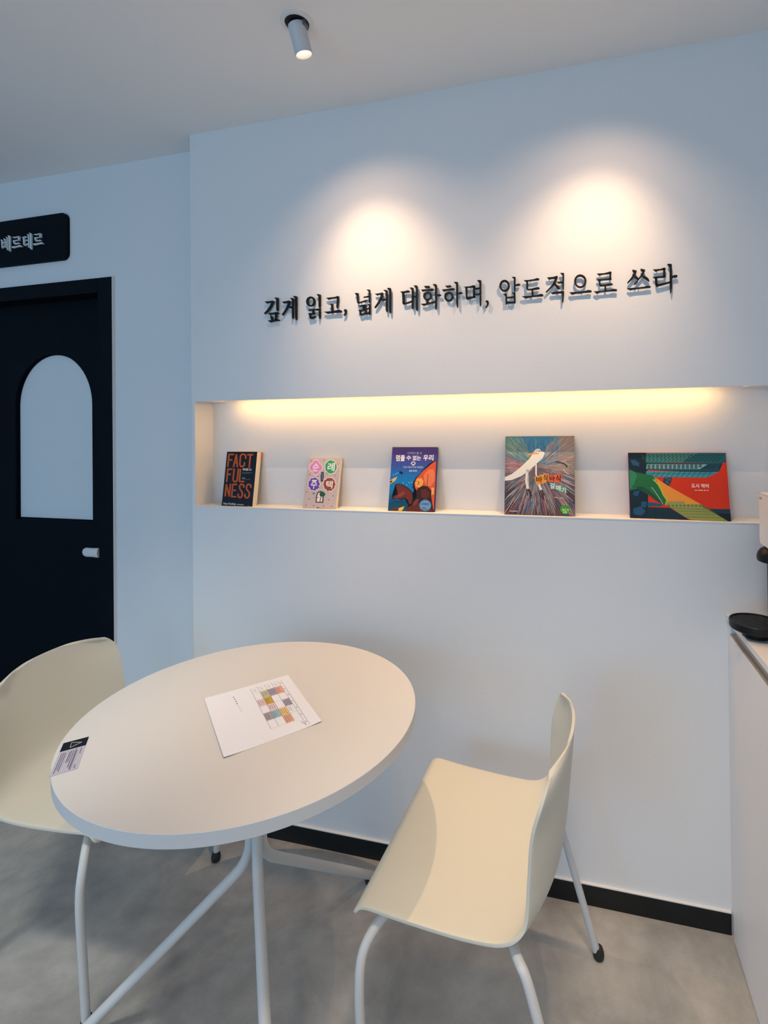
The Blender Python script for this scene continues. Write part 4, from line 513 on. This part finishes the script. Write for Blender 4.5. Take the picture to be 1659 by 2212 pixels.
# ------------------------------------------------------------------ table
TC = (-.749, 1.082); TR = .384; TZ = .730
tb = thing('round_table', 'round white pedestal table with three bent tube legs', 'table', (TC[0], TC[1], 0))
bm = bmesh.new()
add_disc_stack(bm, [(TR-.0012, -.0255), (TR, -.0243), (TR, -.0009), (TR-.0009, 0)], 128, (0, 0, TZ))
o = bm_obj('tabletop', bm, TOPM, tb, smooth=True)
bm = bmesh.new(); add_disc_stack(bm, [(.11, -.031), (.11, -.026)], 48, (0, 0, TZ)); bm_obj('mounting_plate', bm, STEEL, tb)
BC = (-.744 - TC[0], 1.084 - TC[1])
for az, R_ in ((74.5, .432), (200.7, .395), (307.8, .45)):
    a = math.radians(az); d = Vector((math.cos(a), math.sin(a), 0)); c = Vector((BC[0], BC[1], 0))
    P = rounded([c+d*.0145+Vector((0, 0, TZ-.03)), c+d*.0145+Vector((0, 0, .375)), c+d*R_+Vector((0, 0, .014))], .05, 8)
    bm = bmesh.new(); add_tube(bm, P, .012, 20)
    lg = bm_obj('leg', bm, STEEL, tb, smooth=True)
    bm = bmesh.new(); e = P[-1]; add_disc_stack(bm, [(.013, 0), (.014, .003), (.012, .008)], 20, (e.x-d.x*.008, e.y-d.y*.008, 0)); bm_obj('foot_pad', bm, RUBBER, lg)

# papers on the table
def flat_print(key, name, label, cat, quad, thick, mt, prints, curl=0):
    """a sheet whose corners are quad (metres, on the table top)"""
    c = [sum(q[i] for q in quad)/4 for i in (0, 1)]
    o = thing(name, label, cat, (c[0], c[1], TZ+.0002))
    q = [Vector((a-c[0], b-c[1], 0)) for a, b in quad]
    def P(u, v, h=0):
        u /= 1000; v /= 1000
        p = (q[0]*(1-u)+q[1]*u)*v + (q[3]*(1-u)+q[2]*u)*(1-v)
        k = curl*(max(0, (u-.75)/.25)**2*max(0, (.45-v)/.45) + .9*max(0, (.3-u)/.3)**2*(1-v*.6))
        return Vector((p.x, p.y, h + k))
    N = 14
    bm = bmesh.new()
    G = [[[bm.verts.new(P(1000*i/N, 1000*j/N, h)) for j in range(N+1)] for i in range(N+1)] for h in (0, thick)]
    for i in range(N):
        for j in range(N):
            for k in (0, 1): bm.faces.new((G[k][i][j], G[k][i+1][j], G[k][i+1][j+1], G[k][i][j+1]))
    for i in range(N):
        for j in (0, N):
            bm.faces.new((G[0][i][j], G[0][i+1][j], G[1][i+1][j], G[1][i][j])); bm.faces.new((G[0][j][i], G[0][j][i+1], G[1][j][i+1], G[1][j][i]))
    bm_obj('sheet', bm, mt, o, smooth=False)
    bm = bmesh.new(); mats = []; idx = {}
    def mi(col):
        if col not in idx: idx[col] = len(mats); mats.append(print_mat(col))
        return idx[col]
    for layer, col, poly in prints:
        if isinstance(poly, tuple):
            body, u0, v0, u1, v1, rot = poly
            def fn(x, y, rot=rot, u0=u0, v0=v0, u1=u1, v1=v1, layer=layer):
                if rot: x, y = u0+(y-v0)/(v1-v0)*(u1-u0), v1-(x-u0)/(u1-u0)*(v1-v0)
                return P(x, y, thick+.00005*layer)
            text_bm(bm, body, u0, v0, u1, v1, fn, 0, mi(col))
        else:
            # subdivide along v so a print follows the curl
            try: bm.faces.new([bm.verts.new(P(u, v, thick+.00005*layer)) for u, v in poly]).material_index = mi(col)
            except ValueError: pass
    me = bpy.data.meshes.new('printed_marks'); bm.to_mesh(me); bm.free(); link('printed_marks', me, mats, o)
    return o
R4 = lambda u0, v0, u1, v1: [(u0, v0), (u1, v0), (u1, v1), (u0, v1)]
CU = [507, 590, 676, 762, 845, 878]; CV = [930, 826, 685, 556, 428, 298, 163]
pr = []
cells = {(0, 2): 'd8c4cc', (0, 4): '9a98a4', (1, 1): 'b9bda0', (1, 2): 'c09a3c', (1, 3): 'd9c4ce', (1, 4): '8fb4c4', (2, 1): '9a96b0', (2, 4): 'dcbf84', (2, 5): 'd4a48c', (3, 1): 'd8a090', (3, 3): '9a96b0'}
for (c, r), col in cells.items(): pr.append((1, col, R4(CU[c], CV[r+1], CU[c+1], CV[r])))
for i, u in enumerate(CU):
    vb = 163 if i < 4 else 28
    pr.append((2, '55525c', R4(u-1.6, vb, u+1.6, 930)))
for v in CV: pr.append((2, '8a8690', R4(507, v-1, 762 if v == 163 else 845, v+1)))
for i in range(4):                   # hour labels and cell notes: tiny unreadable marks
    
    for k in range(2):
        for q in (852, 872, 890): pr.append((3, '5a5866', R4(CU[i]+26+k*18, q, CU[i]+32+k*18, q+10)))
rr = random.Random(5)
for (c, r) in list(cells) + [(3, 4)]:
    for k in range(rr.randint(2, 3)):
        u = CU[c]+14+k*22; v = CV[r]-25
        while v > CV[r+1]+30:
            l = rr.uniform(8, 22); pr.append((3, '3c3a4a', R4(u, v-l, u+6, v))); v -= l+rr.uniform(5, 10)
for v in (876, 755, 620, 490, 360, 230, 95): pr.append((3, '4a4858', R4(856, v-14, 866, v)))
v = 879
for k in range(11):
    pr.append((2, '55535e', R4(293+k*2, v-(18 if k < 4 else 8), 305+k*2-(0 if k < 4 else 6), v))); v -= 44 if k < 3 else 24
for k in range(3): pr.append((2, '77757e', R4(815+k*10, 90-k*22, 821+k*10, 120-k*22)))
flat_print('cal', 'timetable_sheet', 'white sheet printed with a small coloured timetable on the round table', 'paper',
    [(-.892, 1.0905), (-.7567, 1.2492), (-.5615, 1.0648), (-.6921, .9009)], .00025, PAPER, pr, curl=.003)
quad = None
CARDP = []
CARDP.append((1, '0c0e18', R4(0, 712, 1000, 1000)))
CARDP.append((1, 'b4b4c4', R4(0, 0, 1000, 706)))
def seg(a, b, wd):
    a = Vector((a[0]*.8, a[1])); b = Vector((b[0]*.8, b[1])); d = (b-a).normalized(); n = Vector((-d.y, d.x))*wd/2
    return [(p.x/.8, p.y) for p in (a+n, b+n, b-n, a-n)]
for a, b in (((779, 863), (347, 943)), ((347, 943), (360, 773)), ((360, 773), (779, 863))): CARDP.append((2, 'c8c8d0', seg(a, b, 13)))
for a, b in (((440, 880), (560, 885)), ((440, 845), (520, 850))): CARDP.append((2, '4c4e58', seg(a, b, 9)))
for u, v0, v1 in ((127, 54, 640), (200, 130, 660), (275, 74, 640), (345, 200, 690), (440, 281, 640), (500, 300, 660), (580, 127, 654), (655, 60, 690), (700, 39, 640), (770, 80, 660), (861, 483, 659), (854, 40, 153)):
    for k, uu in enumerate((u,)): 
        CARDP.append((2, '3c3e54' if u not in (345, 770) else '7c7e90', R4(uu-(14 if u not in (345, 770) else 6), v0, uu+(14 if u not in (345, 770) else 6), v1)))
flat_print('card', 'notice_card', 'small grey and black notice card near the left rim of the table', 'card',
    CARDQ, .0005, mat('card_stock', 'b4b4c4', .6), CARDP)

# ------------------------------------------------------------------ chairs
CTR = [(.185, .425), (.178, .440), (.160, .4490), (.10, .4450), (.0, .4370), (-.08, .4340), (-.135, .4370), (-.172, .452), (-.196, .485), (-.208, .55), (-.217, .64), (-.226, .742)]
EDG = [(.185, .427), (.179, .441), (.160, .4500), (.09, .4450), (.0, .4410), (-.06, .4410), (-.105, .445), (-.135, .460), (-.152, .490), (-.157, .56), (-.164, .64), (-.190, .724)]
WID = [.240, .240, .239, .237, .235, .233, .230, .226, .220, .213, .208, .205]
def chair_shell(parent):
    A = catmull([(a, b, 0) for a, b in CTR], 6); B = catmull([(a, b, 0) for a, b in EDG], 6); Wd = catmull([(x, 0, 0) for x in WID], 6)
    n = len(A); arc = [0]
    for i in range(1, n): arc.append(arc[-1] + (B[i]-B[i-1]).length)
    Lt = arc[-1]
    # denser rows near both ends so the rounded corners are smooth
    NS = 36
    bm = bmesh.new(); rows = []
    ts = []
    for i in range(n):
        ts.append(arc[i])
    ext = [Lt - .058*(1-math.cos(math.pi/2*k/8)) for k in range(0, 9)] + [.03*(1-math.cos(math.pi/2*k/6)) for k in range(0, 7)]
    ts = sorted(set([round(t, 5) for t in ts if .03 < t < Lt-.058] + [round(t, 5) for t in ext]))
    def at(L, t):
        for i in range(n-1):
            if arc[i+1] >= t - 1e-9:
                k = (t-arc[i])/max(1e-9, arc[i+1]-arc[i]); return L[i].lerp(L[i+1], k)
        return L[-1]
    for t in ts:
        a, b, wv = at(A, t), at(B, t), at(Wd, t).x
        d0, d1 = t, Lt - t
        for d, r in ((d0, .016), (d1, .056)):
            if d < r: wv -= r - math.sqrt(max(0, r*r-(r-d)**2))
        row = []
        for k in range(NS+1):
            s = -1 + 2*k/NS; s = math.copysign(abs(s)**.85, s) if s else 0
            f = abs(s)**2.3
            p = a.lerp(b, f)
            zt = 0
            if t > Lt*.55: zt = 0
            row.append(bm.verts.new((p.x, s*wv, p.y + zt)))
        rows.append(row)
    for r0, r1 in zip(rows, rows[1:]):
        for k in range(NS): bm.faces.new((r0[k], r0[k+1], r1[k+1], r1[k]))
    o = bm_obj('seat_shell', bm, CREAM, parent, smooth=True)
    m = o.modifiers.new('thickness', 'SOLIDIFY'); m.thickness = .0065; m.offset = 0; m.use_even_offset = True
    m = o.modifiers.new('round', 'BEVEL'); m.width = .0022; m.segments = 2; m.limit_method = 'ANGLE'; m.angle_limit = math.radians(50)
    return o
def make_chair(label, loc, rz):
    t = thing('dining_chair', label, 'chair', loc, rz, 'cream shell chairs at the round table')
    chair_shell(t)
    bm = bmesh.new()                 # frame under the seat
    for u in (.10, -.10): add_tube(bm, [(u, -.17, .418), (u, .17, .418)], .009, 14)
    for v in (-.11, .11): add_tube(bm, [(.10, v, .420), (-.10, v, .420)], .009, 14)
    bm_obj('seat_frame', bm, STEEL, t, smooth=True)
    for sgn in (-1, 1):
        for P, foot in (([(.10, sgn*.15, .419), (.132, sgn*.205, .416), (.158, sgn*.246, .380), (.163, sgn*.2595, .31), (.1615, sgn*.2505, .16), (.160, sgn*.2415, .016)], (.160, sgn*.240)),
                        ([(-.10, sgn*.15, .419), (-.135, sgn*.215, .418), (-.160, sgn*.234, .385), (-.21, sgn*.243, .21), (-.262, sgn*.254, .016)], (-.266, sgn*.255))):
            bm = bmesh.new(); add_tube(bm, catmull(P, 8), .0095, 18)
            lg = bm_obj('leg', bm, STEEL, t, smooth=True)
            bm = bmesh.new(); add_disc_stack(bm, [(.009, 0), (.0125, .003), (.0145, .010), (.0140, .018), (.0112, .027), (.0105, .030)], 20, (foot[0], foot[1], 0))
            bm_obj('rubber_foot', bm, RUBBER, lg, smooth=True)
    return t
make_chair('cream shell chair in the right foreground, its back towards the counter', (-.240, 1.180, 0), math.radians(180-3.0))
c2 = make_chair('cream shell chair on the left of the table, cut by the photo edge', (-1.290, 1.198, 0), math.radians(3.0))

# ------------------------------------------------------------------ ceiling spotlight
lp = thing('ceiling_spotlight', 'white cylindrical adjustable spotlight recessed in the ceiling', 'light', (-.694, 1.217, HC))
def lathe(name, prof, mt, parent, M=None, seg=48):
    bm = bmesh.new(); rings = []
    for r, z in prof: rings.append([bm.verts.new((r*math.cos(2*math.pi*i/seg), r*math.sin(2*math.pi*i/seg), z)) for i in range(seg)])
    for a, b in zip(rings, rings[1:]):
        for i in range(seg): bm.faces.new((a[i], a[(i+1) % seg], b[(i+1) % seg], b[i]))
    if M: bmesh.ops.transform(bm, matrix=M, verts=bm.verts)
    return bm_obj(name, bm, mt, parent, smooth=True)
ro = lathe('trim_ring', [(.031, -.0004), (.0312, -.0044), (.0318, -.0050), (.0392, -.0048), (.0408, -.0036), (.0410, -.0002), (.031, -.0004)], WHITEP, lp)
lathe('recess_cup', [(.0312, -.0006), (.0300, -.0010), (.0298, -.0002), (.0298, -.0001)], mat('recess_black', (.01, .01, .012), .6), lp)
bm = bmesh.new(); add_disc_stack(bm, [(.0305, -.0012), (.0305, -.0002)], 40); bm_obj('recess_plate', bm, MATS['recess_black'], lp)
dirv = Vector((.0124, .0137+.004, -.075)).normalized()
M = dirv.to_track_quat('Z', 'Y').to_matrix().to_4x4()
M.translation = Vector((-.003, .002, -.0015))
LB = .0765
bm = bmesh.new()
lathe('lamp_barrel', [(.0005, .002), (.0205, .002), (.0228, .004), (.0228, LB-.001), (.0222, LB), (.0212, LB), (.0205, LB-.002), (.0175, LB-.022)], mat('barrel_white', (.60, .61, .64), .5), lp, M)
bm = bmesh.new(); add_disc_stack(bm, [(.0175, LB-.022), (.0175, LB-.021)], 32); bmesh.ops.transform(bm, matrix=M, verts=bm.verts)
bm_obj('lens', bm, emat('lamp_lens', (1.0, .80, .55), 7), lp)
bm = bmesh.new(); add_box(bm, (.018, -.006, -.014), (.026, .012, 0)); bm_obj('pivot_bracket', bm, mat('grey_metal', (.25, .24, .24), .4, metal=.6), lp)

# ------------------------------------------------------------------ counter
cb = thing('base_cabinet', 'white base cabinet with a dark recessed finger channel, right edge of the photo', 'cabinet', (.70, .9, 0))
L = lambda x, y, z: (x-.70, y-.9, z)
def cbox(name, a, b, mt, parent=None, bev=0): return box(name, L(*a), L(*b), mt, parent or cb, bev)
cbox('carcass', (XC+.02, .25, .0), (.999, S-.0005, .852), CABW)
cbox('filler_strip', (XC+.0035, 1.552, 0), (XC+.02, S-.0005, .852), CABW)
cbox('door', (XC, .905, .004), (XC+.018, 1.5505, .8225), CABW, bev=.0008)
cbox('door', (XC, .26, .004), (XC+.018, .902, .8225), CABW, bev=.0008)
bm = bmesh.new()
prof = [(XC+.0005, .8235), (XC+.0005, .8265), (XC+.0025, .8268), (XC+.004, .8255), (XC+.012, .8262), (XC+.0165, .832), (XC+.018, .852), (XC+.0195, .852), (XC+.0195, .8235)]
add_prism(bm, prof, lambda x, z, h: L(x, h, z), .26, 1.5505)
bm_obj('finger_channel', bm, ALU, cb)
ctop = tag(box('countertop', (XC-.0015, .25, .8535), (.999, S-.0005, .8705), mat('counter_surface', (.80, .77, .74), .35), bev=.0012), 'white countertop slab on the base cabinet', 'countertop')
CT = .8705
# white tray lying on the counter
bm = bmesh.new()
def tray_loop(x0, x1, y0, y1, r): return rrect(x0, x1, y0, y1, r, 5)
lo, hi, hi2, fl = tray_loop(.437, .62, 1.02, 1.262, .02), tray_loop(.432, .625, 1.015, 1.267, .022), tray_loop(.435, .622, 1.018, 1.264, .02), tray_loop(.440, .617, 1.023, 1.259, .018)
zz = [CT+.0002, CT+.009, CT+.009, CT+.002]
rings = [[bm.verts.new((x-.53, y-1.14, z)) for x, y in P] for P, z in zip((lo, hi, hi2, fl), zz)]
for a, b in zip(rings, rings[1:]):
    for i in range(len(a)): bm.faces.new((a[i], a[(i+1) % len(a)], b[(i+1) % len(a)], b[i]))
bm.faces.new(rings[0]); bm.faces.new(rings[-1])
o = bm_obj('serving_tray', bm, WHITEP); o.location = (.53, 1.14, 0)
tag(o, 'low white tray on the counter in front of the water dispenser', 'tray')

# ------------------------------------------------------------------ water dispenser
wd = thing('water_dispenser', 'white countertop water dispenser with black spout, column and round drip tray', 'dispenser', (.46, 1.42, CT))
W_ = lambda x, y, z: (x-.46, y-1.42, z-CT)
bm = bmesh.new()
pf = rrect(1.347, 1.4935, 1.0835, 1.2165, .012, 5)
add_prism(bm, pf, lambda y, z, h: W_(h, y, z), .450, .78)
bo = bm_obj('housing', bm, WHITEP, wd); mdf = bo.modifiers.new('b', 'BEVEL'); mdf.width = .002; mdf.segments = 2; mdf.limit_method = 'ANGLE'
bm = bmesh.new(); add_box(bm, W_(.4497, 1.347+.002, 1.2118), W_(.4505, 1.4915, 1.2126)); bm_obj('lid_seam', bm, mat('seam_grey', (.35, .34, .33), .5), wd)
bm = bmesh.new()
text_bm(bm, 'COWAY', 0, 0, 1, 1, lambda u, v: W_(.4494, 1.4885-.0205*u, 1.1990+.0052*v), 1, 0)
me = bpy.data.meshes.new('brand_lettering'); bm.to_mesh(me); bm.free(); link('brand_lettering', me, mat('logo_grey', (.10, .095, .09), .5), wd)
bm = bmesh.new(); add_prism(bm, rrect(1.12, 1.139, 1.4955, 1.4975, .0009, 2), lambda z, y, h: W_(h, y, z), .452, .458); bm_obj('side_button', bm, RUBBER, wd)
# spout hood: rounded black body under the housing
lathe('spout_hood', [(.001, 1.045-CT), (.029, 1.045-CT), (.0335, 1.0470-CT), (.0355, 1.052-CT), (.0352, 1.060-CT), (.0325, 1.069-CT), (.027, 1.0765-CT), (.019, 1.0815-CT), (.001, 1.083-CT)], GLOSSB, wd, Matrix.Translation((.010, .042, 0)), 40)
bm = bmesh.new(); add_disc_stack(bm, [(.006, 0), (.006, .016)], 20, W_(.470, 1.462, 1.036)); bm_obj('nozzle', bm, GLOSSB, wd)
bm = bmesh.new(); add_prism(bm, rrect(.452, .60, 1.376, 1.462, .018, 6), lambda x, y, h: W_(x, y, h), CT+.0005, 1.085); bm_obj('column', bm, GLOSSB, wd)
# drip tray
TZ0 = .908
bm = bmesh.new(); add_disc_stack(bm, [(.030, CT+.0005-TZ0), (.031, CT+.017-TZ0), (.0560, CT+.019-TZ0), (.0580, CT+.022-TZ0), (.0580, -.001), (.0572, 0), (.0545, 0), (.0540, -.004), (.0535, -.005)], 72, W_(.4185, 1.425, TZ0))
bm_obj('drip_tray', bm, GLOSSB, wd, smooth=False)
gr_ = bmesh.new()
for k in range(-9, 10):
    a = .0055*k; l = math.sqrt(max(0, .0535**2-a*a))
    if l < .006: continue
    x0, y0, _ = W_(.4185, 1.425, 0)
    add_box(gr_, (x0-l, y0+a-.0007, TZ0-CT-.0038), (x0+l, y0+a+.0007, TZ0-CT-.0022))
    add_box(gr_, (x0+a-.0007, y0-l, TZ0-CT-.0038), (x0+a+.0007, y0+l, TZ0-CT-.0022))
bm_obj('drip_grille', gr_, mat('grille_black', (.025, .025, .025), .35), wd)
